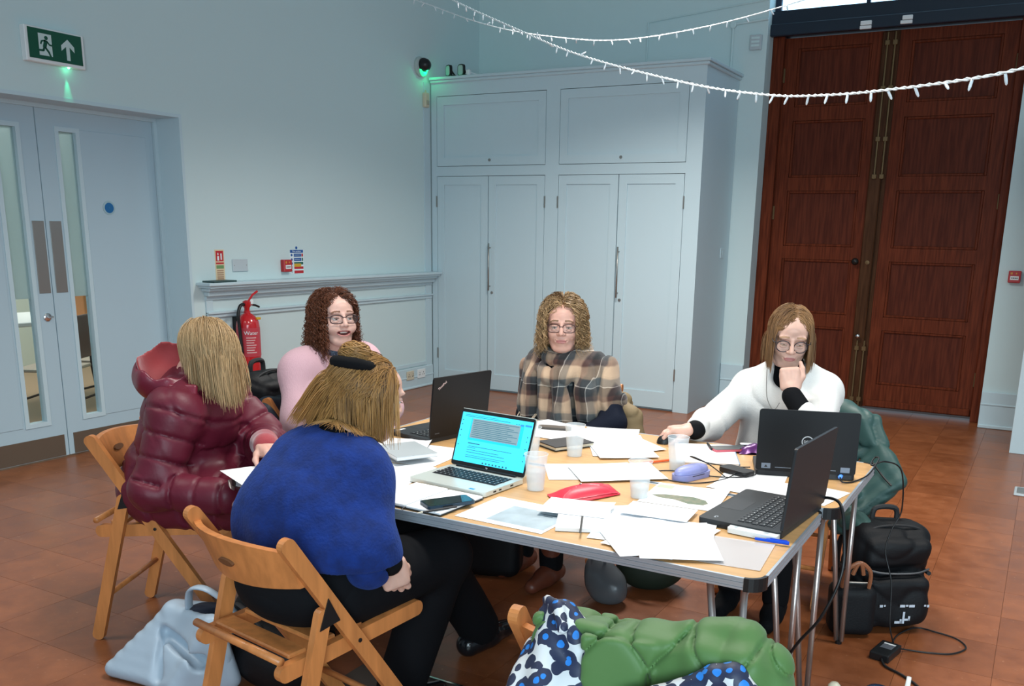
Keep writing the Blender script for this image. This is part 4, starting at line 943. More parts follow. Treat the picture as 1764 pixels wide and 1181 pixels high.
# ---------------------------------------------------------------- skin
def skin_mat(name, col):
    m = mat(name, col, .5, bump=.03, bscale=140, var=.06, vscale=22)
    b = m.node_tree.nodes['Principled BSDF']; b.inputs['Subsurface Weight'].default_value = .12; b.inputs['Subsurface Radius'].default_value = (.02, .008, .004); b.inputs['Subsurface Scale'].default_value = .4
    return m
M_lip = mat('lips', (.44, .17, .155), .45); M_eye = mat('eye_white', (.62, .60, .58), .25); M_iris = mat('iris', (.03, .03, .03), .15); M_mouth = mat('mouth_inside', (.10, .015, .015), .6); M_teeth = mat('teeth', (.78, .74, .68), .25)
def head_mesh(neck_local, mouth='closed', lids=.5, brow=(.16, .09, .05), wide=1.0, h=.0026, ears=True):
    """head in its own frame: x right, y forward, z up, origin between the ears at eye height"""
    f = Field((-.125, -.16, -.24), (.125, .15, .14), h)
    w = wide
    f.ell((0, -.018, .030), (.074*w, .094, .085), k=.0)
    f.ell((0, .022, -.030), (.060*w, .066, .082), k=.03)
    f.ell((0, .040, .045), (.058*w, .052, .045), k=.03)
    for s in (-1, 1):
        f.cone((s*.052*w, -.005, -.035), (s*.028, .058, -.092), .022, .016, .025)
        f.ell((s*.036*w, .060, -.028), (.024, .024, .024), k=.025)       # cheek
        f.ell((s*.032, .083, .028), (.022, .012, .007), k=.014)          # brow ridge
        f.ell((s*.0315, .104, .004), (.017, .020, .0105), k=.012, op='s')   # socket
    f.ell((0, .066, -.097), (.022, .020, .018), k=.025)                  # chin
    f.ell((0, .078, -.058), (.026, .017, .024), k=.02)                   # mouth mound
    f.cone((0, .090, .020), (0, .109, -.022), .0065, .0105, .012)        # nose
    for s in (-1, 1): f.ell((s*.0115, .097, -.026), (.0085, .010, .0075), k=.008)
    if mouth == 'closed':
        f.ell((0, .0940, -.0545), (.023, .005, .0034), k=.005); f.ell((0, .0925, -.0635), (.020, .006, .0040), k=.005)
        f.ell((0, .102, -.0588), (.026, .007, .0010), k=.003, op='s')
        for s in (-1, 1): f.ell((s*.026, .092, -.0565), (.004, .008, .0022), k=.004, op='s')
    else:
        f.ell((0, .086, -.062), (.026, .014, .014), k=.006)
        f.ell((0, .104, -.0595), (.0275, .026, .0085), k=.005, op='s')
        for s in (-1, 1): f.ell((s*.024, .100, -.0555), (.008, .022, .006), k=.004, op='s')
        for s in (-1, 1): f.ell((s*.042, .070, -.038), (.020, .018, .018), k=.02)
    for s in ((-1, 1) if ears else ()):
        f.ell((s*.0735*w, -.012, -.008), (.009, .018, .030), R=frame((s*.35, .9, .15)), k=.006)
        f.ell((s*.081*w, -.008, -.006), (.006, .010, .018), k=.004, op='s')
    nl = np.array(neck_local, float)
    f.cone((0, -.020, -.055), (0, -.026, -.10), .052, .050, .03)
    d = nl-np.array((0, -.026, -.10)); e = np.array((0, -.026, -.10))+d*min(1, .125/max(1e-6, np.linalg.norm(d)))
    f.cone((0, -.026, -.10), e, .050, .054, .02)
    V, F = f.mesh(); Fa = np.array(F); Cn = V[Fa].mean(1); x, y, z = Cn.T
    mi = np.zeros(len(F), int)
    if mouth == 'closed':
        mi[(y > .086) & (((x/.024)**2+((z+.0588)/.0085)**2) < 1)] = 1
    else:
        q = (x/.0335)**2+((z+.0595+.25*np.abs(x)*-.3)/.0135)**2
        mi[(y > .078) & (q < 1)] = 1
        mi[(y < .0875) & (y > .05) & (q < .75)] = 2
    arch = z-(.0335-.35*np.maximum(0, np.abs(x)-.036))
    mi[(y > .055) & (np.abs(x) > .015) & (np.abs(x) < .052) & (np.abs(arch) < .0036)] = 3
    parts = [(V, [tuple(q) for q in Fa], mi)]
    def sph(c, r, n=14, mm=10, idx=4):
        Vs, Fs = [], []
        for j in range(mm+1):
            ph = math.pi*j/mm
            for i in range(n): a = 2*math.pi*i/n; Vs.append((c[0]+r[0]*math.sin(ph)*math.cos(a), c[1]+r[1]*math.cos(ph), c[2]+r[2]*math.sin(ph)*math.sin(a)))
        for j in range(mm):
            for i in range(n): Fs.append((j*n+i, j*n+(i+1) % n, (j+1)*n+(i+1) % n, (j+1)*n+i))
        return np.array(Vs), Fs, np.full(len(Fs), idx)
    for s in (-1, 1):
        parts.append(sph((s*.0315, .0765, .004), (.0135, .0125, .0115)))
        parts.append(sph((s*.0315, .0855, .003), (.0058, .0045, .0058), idx=5))
        # eyelids
        parts.append(sph((s*.0315, .0785, .0045+.0135*lids), (.0165, .0135, .0092), idx=0)); parts.append(sph((s*.0315, .0775, -.0095), (.016, .0128, .0078), idx=0))
        parts.append(sph((s*.0315, .0915, .0045+.0135*lids-.0082), (.0135, .0018, .0016), idx=3))
    if mouth != 'closed':
        parts.append(sph((0, .0755, -.0555), (.024, .0145, .0048), idx=6))
    return parts
def hair_mat(name, dark, light, rough=.38):
    m = bpy.data.materials.new(name); m.use_nodes = True; N = m.node_tree.nodes; L = m.node_tree.links; b = N['Principled BSDF']
    a = N.new('ShaderNodeAttribute'); a.attribute_name = 'tint'; r = N.new('ShaderNodeValToRGB'); e = r.color_ramp.elements
    e[0].color = tuple(dark)+(1,); e[1].color = tuple(light)+(1,)
    L.new(a.outputs['Fac'], r.inputs[0]); L.new(r.outputs[0], b.inputs['Base Color']); b.inputs['Roughness'].default_value = rough; b.inputs['Specular IOR Level'].default_value = .35
    tl = N.new('ShaderNodeBsdfTranslucent'); L.new(r.outputs[0], tl.inputs[0]); mx = N.new('ShaderNodeMixShader'); mx.inputs[0].default_value = .3
    L.new(b.outputs[0], mx.inputs[1]); L.new(tl.outputs[0], mx.inputs[2]); L.new(mx.outputs[0], N['Material Output'].inputs[0])
    return m
SC, SR = np.array((0, -.018, .028)), np.array((.080, .100, .090))     # scalp ellipsoid
def hair_cap(seed=0, face_z=.075, low=-.05, tint=.25, grow=1.0):
    n, m = 36, 26; V, F = [], []
    for j in range(m+1):
        ph = math.pi*j/m
        for i in range(n): a = 2*math.pi*i/n; V.append(SC+SR*grow*1.02*np.array((math.sin(ph)*math.cos(a), math.sin(ph)*math.sin(a), math.cos(ph))))
    V = np.array(V)
    for j in range(m):
        for i in range(n):
            f = (j*n+i, (j+1)*n+i, (j+1)*n+(i+1) % n, j*n+(i+1) % n); c = V[list(f)].mean(0)
            if c[2] < low: continue
            if c[1] > .035 and c[2] < face_z: continue
            if c[1] > -.005 and c[2] < .005: continue
            F.append(f)
    return V, F, np.full(len(V), tint)
def strands(N, grav, length, seed=1, part=.0, curl=(0, .05), vol=(1.03, 1.2), stiff=.75, roots=None, face=True, facew=.067, S=22, rad=.0022, colliders=(), frizz=.0, back=.3, tip_in=0.0, side_bias=0, fringe=0, sides=4, tint=(0, 1), lat=.9, init=None, adh=.6, grad=.18):
    """simulate N locks that grow from the scalp, drape over it and hang along grav (head frame)"""
    r = np.random.default_rng(seed); g = nz(grav)
    D = r.normal(size=(N*6, 3)); D /= np.linalg.norm(D, axis=1)[:, None]
    ok = (D[:, 2] > -.25)
    ok &= ~((D[:, 1] > .42) & (D[:, 2] < .62)) if face else ok
    ok &= ~((D[:, 1] > .05) & (D[:, 2] < .12))
    D = D[ok][:N]; N = len(D)
    P = SC+SR*1.01*D; sc = r.uniform(vol[0], vol[1], N)
    v0 = np.stack([np.sign(D[:, 0]-part)*lat*(1-.33*np.abs(D[:, 0])), -back*np.ones(N), .12*np.ones(N)], 1)+r.normal(size=(N, 3))*.06
    if init is not None: v0 = v0*.25+np.array(init)[None, :]
    if fringe:
        fr = (D[:, 1] > .3) & (r.random(N) < fringe); v0[fr] = np.stack([np.where(D[fr, 0] > -.35, .55, -.5), .8*np.ones(fr.sum()), -.2*np.ones(fr.sum())], 1)
    v = v0/np.linalg.norm(v0, axis=1)[:, None]
    Ls = length*r.uniform(.8, 1.08, N); hz = (D[:, 2]+.25)/1.25; Ls = Ls*(.55+.45*hz)
    path = np.zeros((N, S, 3)); path[:, 0] = P; ds = (Ls/(S-1))[:, None]
    wob = r.normal(size=(N, 3))*frizz
    for k in range(1, S):
        v = v*stiff+g*(1-stiff)+wob*.3; v /= np.linalg.norm(v, axis=1)[:, None]
        P = P+v*ds
        if face:
            fm = (P[:, 1] > .025) & (P[:, 2] < .062) & (np.abs(P[:, 0]) < facew)
            fx = np.where(P[:, 0] == 0, 1, np.sign(P[:, 0])); P[fm, 0] = (fx*facew)[fm]
        for (c, rr) in ((SC, SR), (np.array((0, .01, -.03)), np.array((.066, .075, .085)))):
            q = (P-c)/(rr*(sc[:, None] if rr is SR else 1.02)); l = np.linalg.norm(q, axis=1)
            if rr is SR and adh:
                nn = q/rr; nn /= np.linalg.norm(nn, axis=1)[:, None]+1e-9
                up_ = (l > 1) & (l < 1.7) & (nn@g < .12)
                if up_.any():
                    l2 = l[up_]+(1-l[up_])*adh; P[up_] = c+q[up_]/l[up_][:, None]*l2[:, None]*(rr*sc[up_][:, None]); dn = (v[up_]*nn[up_]).sum(1); v[up_] -= nn[up_]*np.maximum(dn, 0)[:, None]*adh; v[up_] /= np.linalg.norm(v[up_], axis=1)[:, None]+1e-9
                    q = (P-c)/(rr*sc[:, None]); l = np.linalg.norm(q, axis=1)
            m = l < 1
            if m.any():
                q2 = q[m]/l[m][:, None]; P[m] = c+q2*rr*(sc[m][:, None] if rr is SR else 1.02)
                nn = q2/rr; nn /= np.linalg.norm(nn, axis=1)[:, None]; dn = (v[m]*nn).sum(1); v[m] -= nn*np.minimum(dn, 0)[:, None]; v[m] /= np.linalg.norm(v[m], axis=1)[:, None]+1e-9
        for (c, rr) in colliders:
            q = P-np.array(c); l = np.linalg.norm(q, axis=1); m = l < rr
            if m.any():
                nn = q[m]/l[m][:, None]; P[m] = np.array(c)+nn*rr; dn = (v[m]*nn).sum(1); v[m] -= nn*np.minimum(dn, 0)[:, None]; v[m] /= np.linalg.norm(v[m], axis=1)[:, None]+1e-9
        if tip_in and k > S*.6:
            v[:, 0] -= np.sign(P[:, 0])*tip_in*(k/S-.6); v[:, 1] += tip_in*.5*(k/S-.6)
        path[:, k] = P
    s = np.linspace(0, 1, S)[None, :]*Ls[:, None]
    fld = noise3(seed+100, 7., 6); fl2 = noise3(seed+101, 16., 6)
    if curl[0]:
        ph = (fl2(D)*9+r.normal(size=N)*.45)[:, None]; w = 2*math.pi*s/(curl[1]*(1+.22*fld(D)+.05*r.normal(size=N))[:, None]); A = curl[0]*r.uniform(.7, 1.2, N)[:, None]*np.clip(s/.05, 0, 1)
        path[:, :, 0] += A*np.cos(w+ph); path[:, :, 1] += A*np.sin(w+ph); path[:, :, 2] += .35*A*np.cos(w*.9)
    tg = np.gradient(path, axis=1); tg /= np.linalg.norm(tg, axis=2)[:, :, None]+1e-9
    a0 = np.cross(tg, np.array((.31, .2, .93))); a0 /= np.linalg.norm(a0, axis=2)[:, :, None]+1e-9; b0 = np.cross(tg, a0)
    R = rad*r.uniform(.7, 1.4, N)[:, None]*np.clip(1.25-np.linspace(0, 1, S)[None, :]**3, .25, 1)
    V = np.stack([path+R[:, :, None]*(math.cos(2*math.pi*k/sides)*a0+math.sin(2*math.pi*k/sides)*b0) for k in range(sides)], 2)   # N,S,sides,3
    idx = np.arange(N*S*sides).reshape(N, S, sides); F = []
    for k in range(sides):
        k2 = (k+1) % sides; F.append(np.stack([idx[:, :-1, k], idx[:, :-1, k2], idx[:, 1:, k2], idx[:, 1:, k]], -1).reshape(-1, 4))
    tt = np.clip(.5+.55*fl2(D)+.35*fld(D)+.10*r.normal(size=N), 0, 1); t = (tint[0]+(tint[1]-tint[0])*tt)[:, None]*np.ones((1, S))+grad*(np.linspace(0, 1, S)[None, :]-.45); t = np.repeat(t.ravel(), sides)
    return V.reshape(-1, 3), np.concatenate(F), t
def hair_obj(parts, m, parent, base, R, c, name='hair'):
    Vs, Fs, Ts = [], [], []; o = 0
    for V, F, t in parts:
        Vs.append(np.asarray(V)); Fs += [tuple(int(i)+o for i in f) for f in F]; Ts.append(t); o += len(V)
    V = np.concatenate(Vs)@np.array(R).T+np.array(c)-np.array(base)
    me = fast_mesh(name, V, Fs); a = me.attributes.new('tint', 'FLOAT', 'POINT'); a.data.foreach_set('value', np.concatenate(Ts).astype(np.float32)); me.materials.append(m)
    ob = bpy.data.objects.new(name, me); C.objects.link(ob); ob.parent = parent
    return ob
# ---------------------------------------------------------------- hands
def hand_mesh(wrist, fwd, back, side, curl=(30, 35, 25), thumb=(.6, .3), spread=1.0, h=.0022, arm=None, scale=1.0, curls=None, thumb_curl=15):
    """wrist point, fwd = wrist->knuckles, back = normal of the back of the hand, side=+1 when the thumb lies towards cross(fwd, back)"""
    f = nz(fwd); b = np.array(back, float); b = nz(b-f*(b@f)); x = np.cross(f, b)*side     # x: towards the thumb
    w = np.array(wrist, float)
    L = [.072, .080, .075, .060]; off = [.027, .009, -.009, -.026]; ml = [.086, .089, .084, .076]
    f_ = Field(w-.16*scale, w+.16*scale, h)
    def P(a, c, d): return w+(x*a+f*c+b*d)*scale
    f_.rbox(P(.0, .048, -.002), np.array((.038, .044, .0135))*scale, np.stack([x, f, b], 1), .012*scale, .006)
    f_.cone(P(.022, .02, -.008), P(.03, .06, -.01), .017*scale, .012*scale, .012)
    f_.cone(P(-.02, .02, -.006), P(-.025, .06, -.006), .015*scale, .012*scale, .012)
    for i in range(4):
        base = P(off[i]*.95, ml[i]-.012, .001); ang = 0; d = f+x*off[i]*spread*4.0*.6; d = nz(d); pts = [base]; rs = [.0098*scale]
        cc = curls[i] if curls else curl
        segs = (L[i]*.46, L[i]*.29, L[i]*.25)
        for j, sg in enumerate(segs):
            ang += math.radians(cc[j]); dd = d*math.cos(ang)-b*math.sin(ang); pts.append(pts[-1]+dd*sg*scale); rs.append((.0090, .0080, .0068)[j]*scale*(1 if i < 3 else .88))
        f_.chain(pts, rs, .003)
        f_.cone(P(off[i]*.6, .03, .006), base, .008*scale, .0105*scale, .006)
    tb = P(.026, .022, -.006); td = nz(x*thumb[0]+f*(1-abs(thumb[0])*.4)-b*thumb[1]); p1 = tb+td*.036*scale
    td2 = nz(td*math.cos(math.radians(thumb_curl))+nz(f-x*.8-b*.3)*math.sin(math.radians(thumb_curl))); p2 = p1+td2*.032*scale; td3 = nz(td2*.85+nz(f-x*1.0-b*.3)*.35); p3 = p2+td3*.024*scale
    f_.chain([tb, p1, p2, p3], [.0135*scale, .0112*scale, .0098*scale, .0075*scale], .006)
    if arm is not None:
        e = w+nz(np.array(arm, float)-w)*.09; f_.cone(e, P(0, .012, 0), .026, .024*scale, .012)
    else: f_.cone(P(0, -.05, 0), P(0, .012, 0), .024, .023*scale, .012)
    V, F = f_.mesh(); return V, F, np.zeros(len(F), int)
# ---------------------------------------------------------------- body core and garments
def torso(F, J, g=0., k=.05, bust=.045, hips=1.0, chest=1.0):
    pel, nk, sl, sr = (np.array(J[q], float) for q in ('pelvis', 'neck', 'shL', 'shR'))
    up = nz(nk-pel); rt = nz(sr-sl); fw = nz(np.cross(up, rt)); rt = np.cross(fw, up); R = np.stack([rt, fw, up], 1)
    L = np.linalg.norm(nk-pel); sm_ = (sl+sr)/2
    F.ell(pel+up*.02, np.array((.165*hips, .125, .13))+g, R, 0)
    F.ell(pel+up*L*.42+fw*.005, np.array((.142*chest, .108, .17))+g, R, k)
    cc = pel+up*L*.68; F.ell(cc, np.array((.152*chest, .108, .15))+g, R, k)
    if bust:
        for s in (-1, 1): F.ell(cc+fw*.075+rt*s*.072+up*.0, np.array((.062, bust, .062))+g*.6, R, .04)
    for s in (sl, sr): F.cone(nk-up*.055, s, .062+g*.8, .056+g*.9, .04)
    F.cone(nk-up*.06, nk+up*.01, .065+g*.6, .052+g*.4, .03)
    return R
def arms(F, J, g=0., k=.03, which='LR', cuff=None, r=(.054, .042, .042, .031)):
    for s in which:
        a, b, c = J['sh'+s], J['el'+s], J['wr'+s]
        F.cone(a, b, r[0]+g, r[1]+g, k); F.cone(b, c, r[2]+g, (r[3]+g if cuff is None else cuff), k)
def legs(F, J, g=0., k=.03, which='LR', r=(.092, .064, .060, .044)):
    for s in which:
        a, b, c = J['hip'+s], J['kn'+s], J['an'+s]
        F.cone(a, b, r[0]+g, r[1]+g, k); F.cone(b, c, r[2]+g, r[3]+g, k)
def bounds(J, keys=None, pad=.22):
    P = np.array([J[k] for k in (keys or J) if k not in ('head',)], float); return P.min(0)-pad, P.max(0)+pad
def folds(seed, amp, freq, sharp=1):
    n1, n2 = noise3(seed, freq, 5), noise3(seed+9, freq*2.3, 6)
    return lambda P: amp*(n1(P)+.5*n2(P))
def make_person(label, J, headR, headc, base, skin, head_kw, hands, core_h=.012, brow_mat=None):
    """the body: head, hands and trunk as one mesh"""
    F = Field(*bounds(J, pad=.16), core_h)
    torso(F, J, -.012); arms(F, J, -.012); legs(F, J, -.012)
    parts = []
    V, Fc = F.mesh(); parts.append((V, Fc, np.zeros(len(Fc), int)))
    nl = headR.T@(np.array(J['neck'])-headc)
    for V, Fc, mi in head_mesh(nl, **head_kw): parts.append((V@headR.T+headc, Fc, mi))
    for hd in hands: parts.append(hd)
    Vs, Fs, Ms, o = [], [], [], 0
    for V, Fc, mi in parts:
        Vs.append(V); Fs += [tuple(int(i)+o for i in f) for f in Fc]; Ms.append(mi); o += len(V)
    V = np.concatenate(Vs)-np.array(base)
    me = fast_mesh('person', V, Fs); orient(me)
    for m in (skin, M_lip, M_mouth, brow_mat or M_iris, M_eye, M_iris, M_teeth): me.materials.append(m)
    me.polygons.foreach_set('material_index', np.concatenate(Ms).astype(np.int32))
    o = bpy.data.objects.new('person', me); C.objects.link(o); o.location = base
    return tag(o, label, 'person', 'women meeting around the tables')
def spectacles(parent, base, R, c, m, w=.0285, hgt=.019, y=.1015, z=.0, rim=.0019, shape=3.0, low=0.0, name='spectacles'):
    P = []
    def tw(p): return R@np.array(p, float)+c-np.array(base)
    for s in (-1, 1):
        L = []
        for k in range(28):
            a = 2*math.pi*k/28; ca, sa = math.cos(a), math.sin(a)
            x = s*.0335+w*np.sign(ca)*abs(ca)**(2/shape); zz = z+hgt*np.sign(sa)*abs(sa)**(2/shape)-(.0 if sa > 0 else low)
            L.append(tw((x, y-abs(x)*.12, zz)))
        P.append(tube(L, rim, 6, closed=True))
        P.append(tube([tw((s*(.0335+w), y-.008, z+hgt*.55)), tw((s*.072, y-.018, z+hgt*.5)), tw((s*.080, .0, z+.006))], rim*.9, 6))
    P.append(tube([tw((-.0075, y-.001, z+.006)), tw((0, y+.002, z+.009)), tw((.0075, y-.001, z+.006))], rim, 6))
    g = obj(name, merge(*P), m, parent, smooth=True)
    Lz = []
    for s in (-1, 1):
        V = []
        for k in range(20):
            a = 2*math.pi*k/20; ca, sa = math.cos(a), math.sin(a); x = s*.0335+w*.97*np.sign(ca)*abs(ca)**(2/shape)
            V.append(tw((x, y-abs(x)*.12, z+hgt*.97*np.sign(sa)*abs(sa)**(2/shape))))
        Lz.append((V, [tuple(range(20))]))
        obj('lens', Lz[-1], mat('clear_lens', (.9, .95, 1), .05, alpha=.025, spec=.5), g)
    return g
# ================================================================ PEOPLE
def lerp(a, b, t): return np.array(a, float)*(1-t)+np.array(b, float)*t
def shoe(parent, base, an, toe, m, name='shoe', r=.042, heel=.02, shaft=0, shaft_r=.052):
    an, toe = np.array(an, float), np.array(toe, float)
    f = Field(np.minimum(an, toe)-.12, np.maximum(an, toe)+np.array((.12, .12, .12+shaft)), .006)
    d = toe-an; d[2] = 0; d = nz(d); hl = an-d*.05; hl[2] = .0
    f.cone((hl[0], hl[1], r*.95), (an[0]+d[0]*.06, an[1]+d[1]*.06, r*.95), r, r, .01); f.cone((an[0]+d[0]*.05, an[1]+d[1]*.05, r*.95), (toe[0], toe[1], r*.75), r, r*.72, .02)
    f.cone((an[0], an[1], .05), (an[0], an[1], .10+shaft), r*1.0, shaft_r if shaft else r*.95, .02)
    f.cut((0, 0, .004), (0, 0, -1))
    return garment(name, f, m, parent, base)
def tint_hair(n, d, l): return hair_mat(n, d, l)
# --------------------------------------------------------------- woman in tartan scarf
M_navy = mat('navy_knit', (.006, .009, .020), .85, spec=.25, bump=.25, bscale=160)
M_blackcloth = mat('black_cloth', (.0035, .004, .0055), .85, spec=.2, bump=.15, bscale=120)
def tartan():
    m = bpy.data.materials.new('tartan_wool'); m.use_nodes = True; N = m.node_tree.nodes; L = m.node_tree.links; b = N['Principled BSDF']
    tc = N.new('ShaderNodeTexCoord'); nz_ = N.new('ShaderNodeTexNoise'); nz_.inputs['Scale'].default_value = 7
    L.new(tc.outputs['Object'], nz_.inputs['Vector'])
    mxv = N.new('ShaderNodeVectorMath'); mxv.operation = 'MULTIPLY_ADD'; mxv.inputs[1].default_value = (.05, .05, .05); L.new(nz_.outputs['Color'], mxv.inputs[0]); L.new(tc.outputs['Object'], mxv.inputs[2])
    sp = N.new('ShaderNodeSeparateXYZ'); L.new(mxv.outputs[0], sp.inputs[0]); outs = []
    for ax, per, ph in (('X', .125, .03), ('Z', .15, .05)):
        a = N.new('ShaderNodeMath'); a.operation = 'MULTIPLY_ADD'; a.inputs[1].default_value = 1/per; a.inputs[2].default_value = 20+ph; L.new(sp.outputs[ax], a.inputs[0])
        fr = N.new('ShaderNodeMath'); fr.operation = 'FRACT'; L.new(a.outputs[0], fr.inputs[0])
        r = N.new('ShaderNodeValToRGB'); L.new(fr.outputs[0], r.inputs[0]); cr = r.color_ramp
        stops = [(0, (.66, .52, .40)), (.26, (.60, .47, .36)), (.31, (.17, .09, .075)), (.42, (.15, .08, .07)), (.47, (.018, .022, .032)), (.66, (.02, .024, .034)), (.685, (.8, .78, .74)), (.70, (.15, .17, .18)), (.90, (.17, .185, .19)), (.95, (.60, .48, .37))]
        while len(cr.elements) < len(stops): cr.elements.new(.5)
        for e, (p, c) in zip(cr.elements, stops): e.position = p; e.color = c+(1,)
        outs.append(r)
    mx = N.new('ShaderNodeMixRGB'); mx.inputs[0].default_value = .5; L.new(outs[0].outputs[0], mx.inputs[1]); L.new(outs[1].outputs[0], mx.inputs[2])
    gm = N.new('ShaderNodeGamma'); gm.inputs[1].default_value = 1.55; L.new(mx.outputs[0], gm.inputs[0]); L.new(gm.outputs[0], b.inputs['Base Color']); b.inputs['Roughness'].default_value = .85; b.inputs['Sheen Weight'].default_value = .15
    n2 = N.new('ShaderNodeTexNoise'); n2.inputs['Scale'].default_value = 180; bp = N.new('ShaderNodeBump'); bp.inputs['Strength'].default_value = .25; bp.inputs['Distance'].default_value = .003
    L.new(tc.outputs['Object'], n2.inputs['Vector']); L.new(n2.outputs['Fac'], bp.inputs['Height']); L.new(bp.outputs[0], b.inputs['Normal'])
    return m
def scarf_woman():
    J = dict(pelvis=(-1.95, 3.84, .56), neck=(-1.93, 3.79, .93), shL=(-1.775, 3.81, .865), shR=(-2.085, 3.80, .865), elL=(-1.655, 3.72, .66), elR=(-2.085, 3.70, .65), wrL=(-1.78, 3.53, .585), wrR=(-2.0, 3.53, .58),
             hipL=(-1.86, 3.80, .54), hipR=(-2.05, 3.79, .54), knL=(-1.80, 3.40, .53), knR=(-2.02, 3.38, .53), anL=(-1.755, 3.33, .09), anR=(-1.95, 3.42, .09))
    c = np.array((-1.925, 3.715, 1.083)); R = frame((.40, -.91, -.05)); base = (-1.93, 3.7, 0)
    skin = skin_mat('skin_rosy', (.60, .34, .27))
    hands = [hand_mesh(J['wrL'], (-.3, -.8, -.1), (.1, .1, 1), 1), hand_mesh(J['wrR'], (.3, -.8, -.1), (-.1, .1, 1), -1)]
    p = make_person('woman with curly blonde hair, glasses and brown tartan scarf', J, R, c, base, skin, dict(mouth='closed', lids=.52), hands, brow_mat=mat('brow_brown', (.16, .09, .05), .6))
    lo, hi = bounds(J, ('pelvis', 'neck', 'shL', 'shR', 'elL', 'elR', 'wrL', 'wrR'))
    f = Field(lo, hi, .0075); torso(f, J, .012); arms(f, J, .014, cuff=.042); f.disp(folds(3, .004, 22)); garment('jumper', f, M_navy, p, base)
    f = Field(*bounds(J, ('pelvis', 'hipL', 'hipR', 'knL', 'knR', 'anL', 'anR'), .16), .009); f.ell(J['pelvis'], (.17, .13, .12), None, 0); legs(f, J, .008); f.disp(folds(4, .004, 18)); garment('trousers', f, M_blackcloth, p, base)
    M_boot = mat('brown_leather', (.13, .035, .018), .4)
    shoe(p, base, J['anL'], (-1.76, 3.17, .03), M_boot, 'boot', shaft=.12); shoe(p, base, J['anR'], (-1.96, 3.26, .03), M_boot, 'boot', shaft=.12)
    # scarf
    f = Field(lo, hi, .0055); torso(f, J, .016, bust=.03); f.cone(J['shL'], lerp(J['shL'], J['elL'], .55), .088, .082, .04); f.cone(J['shR'], lerp(J['shR'], J['elR'], .75), .088, .080, .04)
    n1, n2 = noise3(5, 9), noise3(6, 30); f.disp(lambda P: .009*np.sin(P[:, 0]*75+3*n1(P)+P[:, 2]*8)+.004*n2(P))
    f.cut((-1.93, 3.8, .645), (0, 0, -1)); f.cut((-1.93, 3.86, .8), (0, 1, -.2))
    nk = np.array(J['neck']); A = lambda *q: nk+np.array(q)
    f.chain([A(.094*math.sin(a), -.02+.085*math.cos(a), .022+.016*math.cos(a)) for a in np.linspace(0, 2*math.pi, 15)], [.030]*15, .01)
    f.chain([A(.125, .0, .0), A(.105, -.085, -.03), A(.05, -.15, -.065), A(-.02, -.165, -.075), A(-.075, -.13, -.04)], [.040, .046, .046, .038, .028], .008)     # wrap from her left shoulder across the front
    f.chain([A(.085, -.07, .02), A(.03, -.13, -.005), A(-.04, -.12, .005), A(-.09, -.06, .02)], [.03, .034, .030, .03], .006)
    f.chain([A(-.115, -.04, -.01), A(-.115, -.125, -.10), A(-.12, -.14, -.20), A(-.12, -.145, -.30)], [.042, .046, .048, .05], .008)                                  # left hanging panel
    f.chain([A(-.05, -.15, -.06), A(-.03, -.175, -.16), A(-.01, -.185, -.30)], [.030, .036, .04], .006)
    f.chain([A(.03, -.165, -.09), A(.06, -.18, -.18), A(.07, -.185, -.31)], [.030, .042, .05], .006)
    f.chain([A(.125, -.08, -.05), A(.15, -.12, -.14), A(.16, -.12, -.24)], [.045, .05, .05], .015)
    m2 = noise3(8, 45); f.disp(lambda P: .0035*m2(P)+.003*np.sin(160*P[:, 0]+40*P[:, 2]+5*n1(P)))
    f.cut((-1.93, 3.8, .63), (0, 0, -1))
    f.cone(A(0, -.01, -.02), A(.01, -.05, .12), .055, .075, .01, 's')
    sc = garment('scarf', f, tartan(), p, base)
    fr = []
    for k in range(12):
        x = -2.095+.0085*k; z0 = .665
        fr.append(tube(smoothpath([(x-base[0], 3.625-base[1], z0+.012), (x+.01*math.sin(k)-base[0], 3.60-base[1], z0-.02), (x+.02+.012*math.cos(k*2)-base[0], 3.595-base[1], z0-.065)], 4), .0030, 5))
    obj('fringe', merge(*fr), mat('cream_wool', (.50, .40, .30), .8), sc)
    g = R.T@np.array((0, 0, -1.))
    H = hair_mat('curly_blonde', (.15, .075, .030), (.68, .46, .24))
    parts = [hair_cap(face_z=.085, tint=.15), strands(1900, g, .285, 11, curl=(.0105, .048), vol=(1.05, 1.40), stiff=.68, frizz=.10, facew=.067, back=.8, rad=.0013, S=26, sides=3, lat=.3, adh=.35), strands(500, g, .24, 12, curl=(.009, .04), vol=(1.15, 1.38), stiff=.66, frizz=.13, facew=.072, rad=.0012, S=24, tint=(.45, 1), sides=3, adh=.3, lat=.4, back=.6)]
    hr = hair_obj(parts, H, p, base, R, c)
    obj('hair_clip', xf(box(-.012, .012, -.006, .006, -.006, .01, .003), T(*(R@np.array((-.02, -.01, .125))+c-np.array(base)))), M_black, hr)
    spectacles(p, base, R, c, mat('tortoise_frame', (.05, .016, .012), .3), w=.0275, hgt=.0185, shape=3.2, rim=.0022)
    return p
